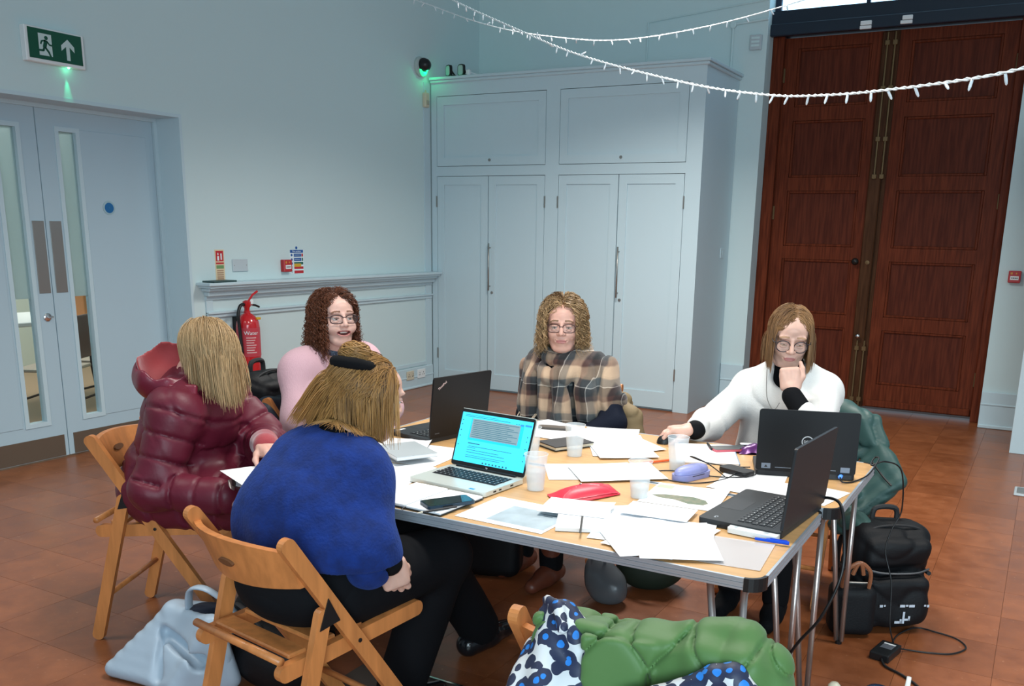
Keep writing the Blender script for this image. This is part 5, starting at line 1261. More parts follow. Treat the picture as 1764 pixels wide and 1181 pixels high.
# --------------------------------------------------------------- woman in white fleece
def fleece_woman():
    J = dict(pelvis=(-.94, 3.88, .57), neck=(-.915, 3.815, .965), shL=(-.775, 3.87, .868), shR=(-1.07, 3.84, .865), elL=(-.70, 3.50, .755), elR=(-1.17, 3.60, .735), wrL=(-.825, 3.545, .895), wrR=(-1.155, 3.385, .748),
             hipL=(-.85, 3.85, .54), hipR=(-1.03, 3.84, .54), knL=(-.80, 3.46, .54), knR=(-1.02, 3.44, .54), anL=(-.80, 3.45, .09), anR=(-1.0, 3.50, .09))
    c = np.array((-.897, 3.735, 1.105)); R = frame((.33, -.90, -.30), (.05, 0, 1)); base = (-.93, 3.75, 0)
    skin = skin_mat('skin_fair', (.62, .38, .30))
    hands = [hand_mesh((-.832, 3.553, .912), (-.16, .12, .9), (.30, -.92, .15), 1, curl=(80, 85, 40), thumb=(.55, .1), arm=J['elL'], thumb_curl=40, scale=1.02),
             hand_mesh((-1.165, 3.372, .755), (-.72, -.52, -.05), (-.1, -.05, 1), -1, curl=(18, 32, 25), thumb=(.35, .55), arm=J['elR'], spread=1.2)]
    p = make_person('woman with straight auburn bob, round glasses and white fleece', J, R, c, base, skin, dict(mouth='closed', lids=.25), hands, brow_mat=mat('brow_light', (.33, .19, .11), .6))
    lo, hi = bounds(J, ('pelvis', 'neck', 'shL', 'shR', 'elL', 'elR', 'wrL', 'wrR'))
    f = Field(lo, hi, .007); torso(f, J, .006); arms(f, J, .004, cuff=.039); f.cone(J['neck'], np.array(J['neck'])+np.array((.003, -.018, .065)), .060, .056, .02); garment('roll_neck', f, M_blackcloth, p, base)
    f = Field(lo, hi, .0065); torso(f, J, .028, bust=.04)
    for s, fr_ in (('L', .55), ('R', .80)):
        f.cone(J['sh'+s], J['el'+s], .070, .064, .04); f.cone(J['el'+s], lerp(J['el'+s], J['wr'+s], fr_), .064, .054, .04)
    n1, n2 = noise3(21, 9), noise3(22, 26)
    rg = ridge(23, 16); f.disp(lambda P: .008*n1(P)+.005*n2(P)+.009*rg(P))
    nk = np.array(J['neck'])
    f.cone(nk+np.array((.02, -.02, .06)), nk+np.array((.015, -.09, -.02)), .062, .055, .02, 's'); f.cone(nk+np.array((.02, -.10, .0)), nk+np.array((.035, -.155, -.12)), .045, .012, .02, 's')
    M_fl = mat('white_fleece', (.74, .74, .72), .9, bump=.5, bscale=240, sheen=.2)
    garment('fleece', f, M_fl, p, base)
    obj('necklace', tube([(nk+np.array(q)-np.array(base)) for q in smoothpath([(-.06, -.10, .0), (-.035, -.165, -.10), (-.0, -.18, -.15), (.02, -.172, -.12)], 5)], .0016, 5), M_steel, p)
    f = Field(*bounds(J, ('pelvis', 'hipL', 'hipR', 'knL', 'knR', 'anL', 'anR'), .16), .009); f.ell(J['pelvis'], (.17, .13, .12), None, 0); legs(f, J, .008); garment('trousers', f, M_blackcloth, p, base)
    shoe(p, base, J['anL'], (-.79, 3.30, .03), M_blackcloth); shoe(p, base, J['anR'], (-.99, 3.34, .03), M_blackcloth)
    g = R.T@np.array((0, 0, -1.))
    H = hair_mat('auburn_straight', (.17, .082, .036), (.50, .28, .125))
    parts = [hair_cap(face_z=.078, tint=.3), strands(3200, g, .25, 31, part=-.12, vol=(1.03, 1.13), stiff=.62, frizz=.015, facew=.067, back=.10, rad=.0010, S=18, tip_in=.22, sides=3, lat=.6), strands(420, g, .115, 33, part=-.3, vol=(1.02, 1.07), stiff=.78, frizz=.02, fringe=.95, facew=.045, rad=.0011, S=14, tint=(.3, .9), sides=3, lat=.5)]
    hair_obj(parts, H, p, base, R, c)
    spectacles(p, base, R, c, mat('dark_round_frame', (.02, .018, .025), .3), w=.0265, hgt=.0235, shape=2.1, rim=.0018, z=-.004)
    for s in (-1, 1): obj('earring', xf(dome(.004, .004, .004, 10, 4), T(*(R@np.array((s*.079, .0, -.038))+c-np.array(base)))), M_chrome, p)
    return p
# --------------------------------------------------------------- woman in pink jumper
def pink_woman():
    J = dict(pelvis=(-2.84, 3.10, .57), neck=(-2.765, 3.075, .965), shL=(-2.715, 3.235, .90), shR=(-2.785, 2.925, .895), elL=(-2.62, 3.29, .70), elR=(-2.70, 2.835, .70), wrL=(-2.46, 3.10, .61), wrR=(-2.47, 2.99, .615),
             hipL=(-2.80, 3.18, .54), hipR=(-2.83, 3.0, .54), knL=(-2.42, 3.14, .53), knR=(-2.45, 2.98, .53), anL=(-2.42, 3.14, .09), anR=(-2.48, 2.97, .09))
    c = np.array((-2.70, 3.058, 1.112)); R = frame((.905, -.42, .06), (-.06, .03, 1)); base = (-2.8, 3.08, 0)
    skin = skin_mat('skin_pale', (.66, .40, .33))
    hands = [hand_mesh(J['wrL'], (.8, -.3, -.1), (0, 0, 1), 1, arm=J['elL']), hand_mesh(J['wrR'], (.8, .3, -.1), (0, 0, 1), -1, arm=J['elR'])]
    p = make_person('laughing woman with curly auburn hair, glasses and pink jumper', J, R, c, base, skin, dict(mouth='open', lids=.58, wide=1.02), hands, brow_mat=mat('brow_auburn', (.16, .07, .04), .6))
    lo, hi = bounds(J, ('pelvis', 'neck', 'shL', 'shR', 'elL', 'elR', 'wrL', 'wrR'))
    f = Field(lo, hi, .0068); torso(f, J, .03); arms(f, J, .034, .06, cuff=.045); rg = ridge(42, 15); ff = folds(41, .005, 16); f.disp(lambda P: ff(P)+.012*rg(P))
    nk = np.array(J['neck']); f.cone(nk+np.array((.02, -.01, .05)), nk+np.array((.09, -.035, -.05)), .055, .04, .02, 's')
    M_pk = mat('pink_ribbed_wool', (.60, .37, .42), .85, bump=.6, bscale=70, stretch=(4, 4, .25), sheen=.15)
    garment('jumper', f, M_pk, p, base)
    f = Field(*bounds(J, ('pelvis', 'hipL', 'hipR', 'knL', 'knR', 'anL', 'anR'), .16), .009); f.ell(J['pelvis'], (.17, .15, .12), None, 0); legs(f, J, .008); garment('trousers', f, M_blackcloth, p, base)
    shoe(p, base, J['anL'], (-2.26, 3.13, .03), M_blackcloth); shoe(p, base, J['anR'], (-2.32, 2.95, .03), M_blackcloth)
    # patterned neck band
    f = Field(nk-.14, nk+.14, .005); f.chain([nk+np.array((.012+.064*math.cos(a), -.004+.064*math.sin(a), .008-.012*math.cos(a-.4))) for a in np.linspace(0, 2*math.pi, 13)], [.014]*13, .004)
    garment('neckerchief', f, mat('navy_dotted', (.012, .02, .045), .7, var=.5, vscale=160, col2=(.12, .16, .22)), p, base)
    g = R.T@np.array((0, 0, -1.))
    H = hair_mat('curly_auburn', (.045, .013, .007), (.24, .078, .034))
    col = [(R.T@(np.array(J['shR'])-c), .085), (R.T@(np.array(J['shL'])-c), .085), (R.T@(nk-np.array((.02, 0, .06))-c), .10)]
    parts = [hair_cap(face_z=.088, tint=.2), strands(1900, g, .35, 51, curl=(.008, .034), vol=(1.04, 1.26), stiff=.66, frizz=.09, facew=.069, back=.25, rad=.0013, S=32, colliders=col, sides=3, lat=.7), strands(400, g, .30, 52, curl=(.008, .03), vol=(1.1, 1.34), stiff=.66, frizz=.12, facew=.074, rad=.0012, S=28, tint=(.3, 1), sides=3, colliders=col)]
    hair_obj(parts, H, p, base, R, c)
    spectacles(p, base, R, c, mat('dark_cat_eye_frame', (.03, .014, .018), .3), w=.0285, hgt=.0175, shape=2.8, rim=.0022)
    return p
# --------------------------------------------------------------- woman in burgundy padded coat
def coat_woman():
    J = dict(pelvis=(-2.79, 2.235, .58), neck=(-2.645, 2.285, .945), shL=(-2.715, 2.415, .875), shR=(-2.585, 2.105, .865), elL=(-2.555, 2.47, .70), elR=(-2.60, 2.005, .61), wrL=(-2.335, 2.265, .752), wrR=(-2.35, 2.10, .60),
             hipL=(-2.79, 2.33, .54), hipR=(-2.72, 2.15, .54), knL=(-2.40, 2.46, .55), knR=(-2.34, 2.27, .54), anL=(-2.36, 2.46, .09), anR=(-2.33, 2.33, .09))
    c = np.array((-2.575, 2.255, 1.045)); R = frame((.70, .10, -.60), (.5, .0, 1)); base = (-2.75, 2.25, 0)
    skin = skin_mat('skin_warm', (.62, .36, .29))
    hands = [hand_mesh(J['wrL'], (.75, -.35, -.12), (.1, .1, 1), 1, curl=(25, 30, 20), arm=J['elL']), hand_mesh(J['wrR'], (.8, .2, 0), (0, -.5, 1), -1, arm=J['elR'])]
    p = make_person('woman with blonde bob bowed over table in burgundy padded coat', J, R, c, base, skin, dict(mouth='closed', lids=.2, ears=False), hands, brow_mat=mat('brow_light', (.33, .19, .11), .6))
    lo, hi = bounds(J, ('pelvis', 'neck', 'shL', 'shR', 'elL', 'elR', 'wrL', 'wrR', 'hipL', 'hipR', 'knL', 'knR'), .2)
    f = Field(lo, hi, .0065); torso(f, J, .05, .06)
    segs = [(J['pelvis'], J['neck'], .16, .105)]
    for s in 'LR':
        e = lerp(J['el'+s], J['wr'+s], .93 if s == 'R' else .62)
        f.cone(J['sh'+s], J['el'+s], .092, .084, .03); f.cone(J['el'+s], e, .080, .062, .03)
        segs += [(J['sh'+s], J['el'+s], .10, .085), (J['el'+s], J['wr'+s], .08, .085)]
        k_ = lerp(J['hip'+s], J['kn'+s], .92); f.cone(J['hip'+s], k_, .135, .105, .07); segs.append((J['hip'+s], J['kn'+s], .12, .12))
    f.ell(np.array(J['pelvis'])+np.array((-.02, -.01, -.03)), (.19, .19, .11), None, .05)
    f.cone(np.array(J['neck'])+np.array((.01, .0, -.02)), np.array(J['neck'])+np.array((.045, .01, .065)), .094, .088, .03)   # collar
    n1, n2, n3, rg = noise3(61, 14), noise3(62, 34), noise3(63, 75), ridge(64, 26)
    def quilt(P):
        best = np.full(len(P), 9.); u = np.zeros(len(P)); sp = np.ones(len(P))
        for a, b, r, s_ in segs:
            a, b = np.array(a), np.array(b); ab = b-a; L = np.linalg.norm(ab); t = np.clip((P-a)@ab/L**2, -.3, 1.2); d = np.linalg.norm(P-a-t[:, None]*ab, axis=1)/r
            m = d < best; best[m] = d[m]; u[m] = (t*L)[m]; sp[m] = s_
        s = np.abs(np.sin(math.pi*(u+.006*n1(P))/sp))
        return .009*(1-np.clip(s*2.4, 0, 1)**.7)+.009*n1(P)+.0065*n2(P)+.004*n3(P)*(1.3-s)+.008*rg(P)*(1.2-s)
    f.disp(quilt, .08)
    nk = np.array(J['neck'])
    f.cone(nk+np.array((.03, .0, .03)), nk+np.array((.10, .02, .14)), .062, .075, .015, 's')
    M_bur = mat('burgundy_nylon', (.11, .008, .022), .48, bump=.25, bscale=45, spec=.45)
    co = garment('padded_coat', f, M_bur, p, base)
    # hood lying on the shoulders
    bk = nz((-.9, -.43, 0)); rt = nz((.43, -.9, 0)); hc = nk+bk*.105+rt*.045+np.array((0, 0, .005))
    f = Field(hc-.24, hc+.24, .006); Rh = np.stack([rt, -bk, np.array((0, 0, 1.))], 1)
    op = nz(rt*.55-bk*.25+np.array((0, 0, .8)))
    f.ell(hc+np.array((0, 0, .02)), (.135, .125, .105), Rh, 0); f.ell(hc+np.array((0, 0, .02))+op*.075, (.098, .10, .098), Rh, .02, 's')
    f.disp(lambda P: .009*noise3(71, 24)(P)+.006*noise3(72, 60)(P))
    f.cone(hc+rt*.10-bk*.03+np.array((0, 0, -.01)), hc+rt*.13-bk*.13+np.array((0, 0, -.03)), .035, .03, .02)
    ho = garment('hood', f, mat('burgundy_hood', (.15, .011, .028), .38, bump=.12, bscale=60, spec=.6), co, (0, 0, 0)); rebase_to(ho, base)
    f = Field(hc-.2, hc+.2, .006); f.ell(hc+np.array((0, 0, .02))+op*.062, (.101, .103, .096), Rh, 0); f.ell(hc+np.array((0, 0, .02))+op*.10, (.10, .102, .102), Rh, .01, 's'); f.disp(folds(73, .006, 34))
    li = garment('hood_lining', f, mat('red_velvet_lining', (.26, .018, .022), .7, sheen=.5, bump=.2, bscale=60), co, (0, 0, 0)); rebase_to(li, base)
    # press-stud tab
    tb = nk+rt*.155+bk*.0+np.array((0, 0, -.015))
    for k, d in enumerate((-.028, .022)):
        q = tb+(-bk)*d+rt*.048+np.array((0, 0, -.012)); obj('press_stud', xf(dome(.009, .009, .006, 12, 4), T(*(q-np.array(base))) @ Matrix.Rotation(math.radians(75), 4, Vector(tuple(-bk)))), M_chrome, co)
    tf = Field(tb-.15, tb+.15, .005); tf.rbox(tb+rt*.03, (.052, .012, .036), np.stack([-bk, nz(rt+np.array((0, 0, .5))), np.cross(-bk, nz(rt+np.array((0, 0, .5))))], 1), .01, 0); tbo = garment('hood_tab', tf, MATS['burgundy_hood'], co, (0, 0, 0)); rebase_to(tbo, base)
    # fleece cuff
    f = Field(np.minimum(J['elL'], J['wrL'])-.1, np.maximum(J['elL'], J['wrL'])+.1, .006); f.cone(lerp(J['elL'], J['wrL'], .5), lerp(J['elL'], J['wrL'], .98), .060, .043, 0); f.disp(folds(75, .003, 40)); garment('fleece_cuff', f, mat('coral_fleece', (.32, .035, .045), .8, sheen=.4, bump=.3, bscale=200), p, base)
    f = Field(*bounds(J, ('knL', 'knR', 'anL', 'anR'), .16), .009)
    for s in 'LR': f.cone(lerp(J['hip'+s], J['kn'+s], .7), J['kn'+s], .075, .068, .02); f.cone(J['kn'+s], J['an'+s], .066, .05, .02)
    garment('trousers', f, M_blackcloth, p, base)
    shoe(p, base, J['anL'], (-2.2, 2.5, .03), M_blackcloth); shoe(p, base, J['anR'], (-2.17, 2.36, .03), M_blackcloth)
    g = R.T@np.array((0.10, 0, -1.))
    H = hair_mat('blonde_bob', (.27, .15, .062), (.72, .50, .27))
    parts = [hair_cap(face_z=-.0, tint=.45, low=-.06), strands(3600, g, .215, 81, part=-.75, tip_in=.15, vol=(1.05, 1.14), stiff=.68, frizz=.012, face=False, back=-.35, rad=.0011, S=18, sides=3, lat=.55), strands(300, g, .245, 82, part=-.75, vol=(1.08, 1.2), stiff=.72, frizz=.05, face=False, back=-.4, rad=.0011, S=18, tint=(.5, 1), sides=3, lat=.6)]
    hair_obj(parts, H, p, base, R, c)
    return p
def rebase_to(o, base):
    o.data.transform(Matrix.Translation(-Vector(base)))
# --------------------------------------------------------------- woman in blue shawl
def shawl_woman():
    J = dict(pelvis=(-1.70, 1.77, .575), neck=(-1.645, 1.875, .935), shL=(-1.765, 1.83, .850), shR=(-1.548, 1.845, .855), elL=(-1.86, 1.90, .72), elR=(-1.468, 1.775, .705), wrL=(-1.85, 2.03, .745), wrR=(-1.452, 1.825, .63),
             hipL=(-1.79, 1.80, .54), hipR=(-1.60, 1.78, .54), knL=(-1.65, 2.26, .535), knR=(-1.52, 2.17, .53), anL=(-1.665, 2.60, .10), anR=(-1.62, 2.08, .10))
    c = np.array((-1.612, 1.945, 1.046)); R = frame((.36, .86, -.26), (0, .2, 1)); base = (-1.67, 1.8, 0)
    skin = skin_mat('skin_fair', (.62, .38, .30))
    hands = [hand_mesh((-1.455, 1.833, .635), (.05, .30, -.95), (.75, -.62, -.1), -1, curl=(25, 60, 45), thumb=(.35, .45), arm=J['elR'], thumb_curl=25, curls=[(20, 55, 40), (28, 65, 45), (34, 70, 50), (40, 70, 50)]), hand_mesh(J['wrL'], (-.15, .9, -.02), (0, 0, 1), 1, arm=J['elL'])]
    p = make_person('woman in bright blue shawl seen from behind with hair bun', J, R, c, base, skin, dict(mouth='closed', lids=.4, ears=False), hands, brow_mat=mat('brow_light', (.33, .19, .11), .6))
    lo, hi = bounds(J, ('pelvis', 'neck', 'shL', 'shR', 'elL', 'elR', 'wrL', 'wrR', 'hipL', 'hipR'))
    f = Field(lo, hi, .0075); torso(f, J, .005, hips=1.08, bust=0); f.cone(lerp(J['elR'], J['wrR'], .3), J['wrR'], .042, .036, .02); f.cone(lerp(J['elL'], J['wrL'], .2), J['wrL'], .045, .036, .02); f.ell(np.array(J['pelvis'])+np.array((0, -.01, -.02)), (.20, .16, .12), None, .04); f.disp(folds(90, .003, 22)); garment('black_top', f, M_blackcloth, p, base)
    # shawl
    f = Field(lo, hi, .0065); torso(f, J, .020, .07, bust=0, hips=1.05); nk = np.array(J['neck'])
    f.cone(J['shL'], (-1.835, 1.83, .72), .068, .080, .09); f.cone(J['shR'], (-1.495, 1.79, .72), .062, .070, .09); f.cone(J['shR'], J['elR'], .07, .066, .05); f.cone(J['elR'], lerp(J['elR'], J['wrR'], .55), .064, .056, .05)
    f.cone((-1.78, 1.74, .72), (-1.53, 1.71, .68), .09, .08, .10)
    f.ell((-1.67, 1.75, .76), (.165, .12, .13), None, .08)
    n1, rg = noise3(93, 8), ridge(94, 11); f.disp(lambda P: .008*n1(P)+.010*rg(P)+.005*np.sin(45*P[:, 0]+18*P[:, 2]+4*n1(P))*np.clip((.86-P[:, 2])*6, 0, 1))
    f.cut((-1.66, 1.75, .660), (-.06, .05, -1)); f.cut((-1.62, 1.97, .8), (.1, 1, -.1))
    f.cone(nk+np.array((0, .0, .03)), nk+np.array((.03, .08, .14)), .058, .07, .02, 's')
    M_sh = mat('cobalt_felted_wool', (.0015, .019, .135), .95, bump=.7, bscale=130, sheen=.15, var=.25, vscale=25)
    MATS['cobalt_felted_wool'].node_tree.nodes['Principled BSDF'].inputs['Sheen Tint'].default_value = (.1, .25, .9, 1)
    sh = garment('shawl', f, M_sh, p, base)
    f = Field(np.array((-1.75, 1.55, .45)), np.array((-1.2, 2.15, .85)), .0065)
    f.chain([(-1.47, 1.73, .70), (-1.48, 1.78, .63), (-1.545, 1.80, .605)], [.05, .058, .04], .02); f.disp(folds(97, .008, 30)); f.cone((-1.44, 1.74, .75), (-1.435, 1.84, .62), .046, .044, .01, 's')
    o = garment('shawl_tail', f, M_sh, sh, (0, 0, 0)); rebase_to(o, base)
    # fuzz of the felted wool
    f = Field(*bounds(J, ('pelvis', 'hipL', 'hipR', 'knL', 'knR', 'anL', 'anR'), .18), .008); f.ell(np.array(J['pelvis'])+np.array((0, 0, -.03)), (.19, .17, .10), None, 0); legs(f, J, .018, r=(.095, .07, .066, .058)); f.disp(folds(94, .004, 20)); f.cut((0, 0, .045), (0, 0, -1)); garment('trousers', f, M_blackcloth, p, base)
    M_boots = mat('black_patent', (.008, .009, .011), .15)
    shoe(p, base, J['anL'], (-1.64, 2.76, .03), M_boots, 'boot', r=.045, shaft=.05); shoe(p, base, J['anR'], (-1.58, 2.23, .03), M_boots, 'boot', r=.045, shaft=.05)
    g = R.T@np.array((-.26, -.03, -1.))
    H = hair_mat('dark_blonde', (.10, .048, .020), (.62, .33, .11))
    col = [(R.T@(np.array(J['shR'])-c), .105), (R.T@(np.array(J['shL'])-c), .105), (R.T@(nk+np.array((0, -.03, -.06))-c), .125)]
    parts = [hair_cap(face_z=.08, tint=.2, low=-.075), strands(700, R.T@np.array((-.02, .0, -1.)), .27, 99, vol=(1.02, 1.07), stiff=.6, frizz=.03, facew=.066, back=.3, rad=.0014, S=18, colliders=col, sides=3, lat=.25, adh=.85, grad=.6), strands(3000, g, .27, 95, vol=(1.02, 1.06), stiff=.62, frizz=.03, facew=.066, back=.5, rad=.0012, S=18, colliders=col, sides=3, lat=.25, adh=.8, grad=.7), strands(700, R.T@np.array((-.55, -.1, -.8)), .27, 96, vol=(1.03, 1.10), stiff=.66, frizz=.05, facew=.066, back=.6, rad=.0013, S=20, tint=(.45, 1), colliders=col, sides=3, lat=.25, adh=.8, grad=.6)]
    hair_obj(parts, H, p, base, R, c)
    # bun of wound locks
    bc = np.array((0.012, -.062, .104)); r = np.random.default_rng(5); Vs, Fs, Ts, o = [], [], [], 0
    for k in range(280):
        a0 = r.uniform(0, 6.28); tl = r.uniform(-.9, .9); sc_ = np.array((.046, .045, .038))*r.uniform(.85, 1.04)
        path = []
        for j in range(12):
            a = a0+j*.17; el = tl+.35*math.sin(a*1.3+k*1.7); path.append(bc+sc_*np.array((math.cos(a)*math.cos(el), math.sin(a)*math.cos(el), math.sin(el))))
        V, F = tube(path, .0021, 4); Vs.append(np.array(V)); Fs += [tuple(i+o for i in q) for q in F]; o += len(V); Ts.append(np.full(len(V), r.uniform(.3, 1)))
    core = dome(.041, .04, .055); core = xf(core, T(*(bc-np.array((0, 0, .03))))); Vs.append(np.array(core[0])); Fs += [tuple(i+o for i in q) for q in core[1]]; Ts.append(np.full(len(core[0]), .4))
    bn = hair_obj([(np.concatenate(Vs), Fs, np.concatenate(Ts))], H, p, base, R, c, 'hair_bun')
    ring = [R@(bc+np.array((.052*math.cos(a), .049*math.sin(a), -.026)))+c-np.array(base) for a in np.linspace(0, 2*math.pi, 25)[:-1]]
    f = Field(np.array(ring).min(0)+np.array(base)-.05, np.array(ring).max(0)+np.array(base)+.05, .005)
    rr = [q+np.array(base) for q in ring]; f.chain(rr+[rr[0]], [.0145]*25, .004); f.disp(folds(98, .003, 60)); garment('scrunchie', f, mat('black_velvet', (.005, .005, .006), .95, spec=.2), p, base)
    return p
scarf_woman(); fleece_woman(); pink_woman(); coat_woman(); shawl_woman()
# ================================================================ COATS, BAGS AND THINGS ON THE FLOOR
def soft(name, label, cat, base, fld, m, part='body', group=None):
    t = thing(name, label, cat, base, 0, group); o = garment(part, fld, m, t, base); return t, o
# ---- patterned coat over the front chair
def flower():
    m = bpy.data.materials.new('navy_flower_print'); m.use_nodes = True; N = m.node_tree.nodes; L = m.node_tree.links; b = N['Principled BSDF']
    tc = N.new('ShaderNodeTexCoord'); n = N.new('ShaderNodeTexNoise'); n.inputs['Scale'].default_value = 45; n.inputs['Detail'].default_value = 1; L.new(tc.outputs['Object'], n.inputs['Vector'])
    ad = N.new('ShaderNodeVectorMath'); ad.operation = 'MULTIPLY_ADD'; ad.inputs[1].default_value = (.010, .010, .010); L.new(n.outputs['Color'], ad.inputs[0]); L.new(tc.outputs['Object'], ad.inputs[2])
    v = N.new('ShaderNodeTexVoronoi'); v.inputs['Scale'].default_value = 36; v.inputs['Randomness'].default_value = .9; L.new(ad.outputs[0], v.inputs['Vector'])
    r = N.new('ShaderNodeValToRGB'); r.color_ramp.interpolation = 'CONSTANT'; e = r.color_ramp.elements
    e[0].position = 0; e[0].color = (.012, .19, .62, 1); e[1].position = .27; e[1].color = (.014, .022, .06, 1); q = e.new(.62); q.color = (.62, .64, .66, 1)
    L.new(v.outputs['Distance'], r.inputs[0]); L.new(r.outputs[0], b.inputs['Base Color']); b.inputs['Roughness'].default_value = .55
    n2 = N.new('ShaderNodeTexNoise'); n2.inputs['Scale'].default_value = 40; bp = N.new('ShaderNodeBump'); bp.inputs['Strength'].default_value = .25; bp.inputs['Distance'].default_value = .004
    L.new(tc.outputs['Object'], n2.inputs['Vector']); L.new(n2.outputs['Fac'], bp.inputs['Height']); L.new(bp.outputs[0], b.inputs['Normal'])
    return m
M_flower = flower(); M_lining = mat('green_quilted_lining', (.075, .165, .045), .58, bump=.1, bscale=40, sheen=.1)
base = (-.62, 1.45, .44)
f = Field((-.90, 1.28, .50), (-.2, 1.62, .93), .0042)
f.chain([(-.74, 1.45, .765), (-.66, 1.445, .765), (-.55, 1.445, .785), (-.45, 1.45, .803), (-.39, 1.455, .812), (-.345, 1.45, .775), (-.315, 1.43, .69), (-.31, 1.42, .55)], [.030, .030, .032, .036, .040, .045, .05, .05], .03)
f.rbox((-.56, 1.405, .64), (.22, .020, .17), None, .02, .03); f.rbox((-.56, 1.50, .66), (.2, .02, .13), None, .02, .03); f.rbox((-.40, 1.40, .67), (.06, .022, .15), None, .02, .03)
f.rbox((-.585, 1.372, .66), (.07, .012, .145), frame((.22, -1, .05)), .01, .006)
n1, n2 = noise3(201, 10), noise3(202, 40)
rg1 = ridge(203, 18)
def quiltC(P):
    x, z = P[:, 0]+.006*n1(P), P[:, 2]
    d = np.full(len(P), 1.)
    for sg, ph in ((1, 0), (-1, .5)):
        u = (x+sg*.034*np.sin(z*27+.6))/.125+ph; d = np.minimum(d, np.abs(u-np.round(u))*.125)
    return .0075*np.exp(-(d/.0045)**2)+.003*np.exp(-(d/.014)**2)+.005*n1(P)+.006*rg1(P)+.002*n2(P)
f.disp(quiltC)
ct, o = soft('quilted_coat', 'blue and white flower print coat with green quilted lining on chair', 'coat', base, f, M_lining, 'quilted_lining')
shf = lambda L: [np.array(q)+np.array((.035, 0, 0)) for q in L]
SH = np.array((.035, 0, 0)); f = Field((-1.0, 1.2, .38), (-.5, 1.65, .98), .006)
f.chain(shf([(-.79, 1.43, .79), (-.755, 1.42, .80), (-.72, 1.41, .77), (-.675, 1.40, .70), (-.66, 1.375, .6), (-.65, 1.36, .48)]), [.024, .032, .036, .034, .045, .05], .012)
f.chain(shf([(-.765, 1.41, .755), (-.755, 1.37, .66), (-.745, 1.35, .56), (-.74, 1.34, .45)]), [.042, .075, .085, .09], .02)
f.chain(shf([(-.80, 1.42, .72), (-.80, 1.38, .60), (-.80, 1.37, .45)]), [.03, .05, .06], .02)
f.chain(shf([(-.80, 1.44, .815), (-.755, 1.40, .825), (-.73, 1.37, .80)]), [.013, .015, .014], .004)
f.disp(lambda P: .008*n1(P)+.004*n2(P)+.007*np.sin(95*P[:, 0]+14*P[:, 2]+3*n1(P))*np.clip((.80-P[:, 2])*8, 0, 1))
o = garment('printed_shell', f, M_flower, ct, base)
f = Field((-.7, 1.2, .5), (-.2, 1.6, .95), .005)
f.chain([(-.60, 1.335, .655), (-.53, 1.34, .705), (-.46, 1.35, .745), (-.405, 1.36, .785), (-.375, 1.365, .79), (-.345, 1.36, .755), (-.31, 1.35, .715), (-.285, 1.34, .66), (-.28, 1.34, .58)], [.026, .026, .022, .020, .022, .028, .036, .040, .04], .008)
f.disp(lambda P: .004*n2(P)); garment('printed_trim', f, M_flower, ct, base)
# ---- green jacket over the fleece woman's chair
M_teal = mat('bottle_green_shell', (.030, .075, .068), .5, bump=.15, bscale=30)
base = (-.62, 3.98, .3)
f = Field((-1.1, 3.5, .1), (-.25, 4.3, .95), .008)
def trif(f, a, b, c, r, k=.02):
    for u in np.linspace(0, 1, 8): f.cone(lerp(a, b, u), lerp(a, c, u), r, r, k)
f.chain([(-1.08, 4.11, .735), (-.9, 4.13, .745), (-.72, 4.09, .75), (-.60, 4.02, .74)], [.035, .035, .04, .035], .03)
trif(f, (-.72, 4.08, .74), (-.60, 4.02, .735), (-.435, 3.89, .525), .028); trif(f, (-.72, 4.06, .70), (-.435, 3.89, .525), (-.57, 3.84, .40), .03); trif(f, (-.72, 4.06, .70), (-.57, 3.84, .40), (-.72, 3.98, .28), .035)
trif(f, (-.60, 3.80, .40), (-.66, 3.74, .34), (-.515, 3.63, .385), .022); f.rbox((-.9, 4.16, .55), (.2, .02, .2), None, .02, .04)
j1, j2 = noise3(211, 13), noise3(212, 34); jr, jr2 = ridge(213, 14), ridge(214, 30); f.disp(lambda P: .010*j1(P)+.018*jr(P)+.009*jr2(P)-.010)
t, o = soft('jacket', 'bottle green jacket hanging on chair of fleece woman', 'jacket', base, f, M_teal, 'shell')
obj('zip', tube(smoothpath([(-.55, 3.87, .60), (-.50, 3.85, .55), (-.46, 3.83, .52)], 4), .004, 5), M_black, o, loc=(-base[0], -base[1], -base[2]))
# ---- tan coat on the scarf woman's chair
base = (-1.68, 3.98, .45)
f = Field((-2.3, 3.8, .3), (-1.5, 4.25, .9), .008)
f.chain([(-2.1, 4.05, .71), (-1.9, 4.05, .715), (-1.74, 4.0, .70), (-1.675, 3.965, .64), (-1.655, 3.94, .55), (-1.66, 3.93, .45)], [.035, .035, .04, .045, .05, .05], .03); f.disp(lambda P: .010*j1(P)+.018*jr(P)+.008*jr2(P)-.008)
soft('coat', 'tan coat hanging on chair of tartan scarf woman', 'coat', base, f, mat('tan_cotton', (.20, .145, .075), .75, bump=.2, bscale=90), 'shell')
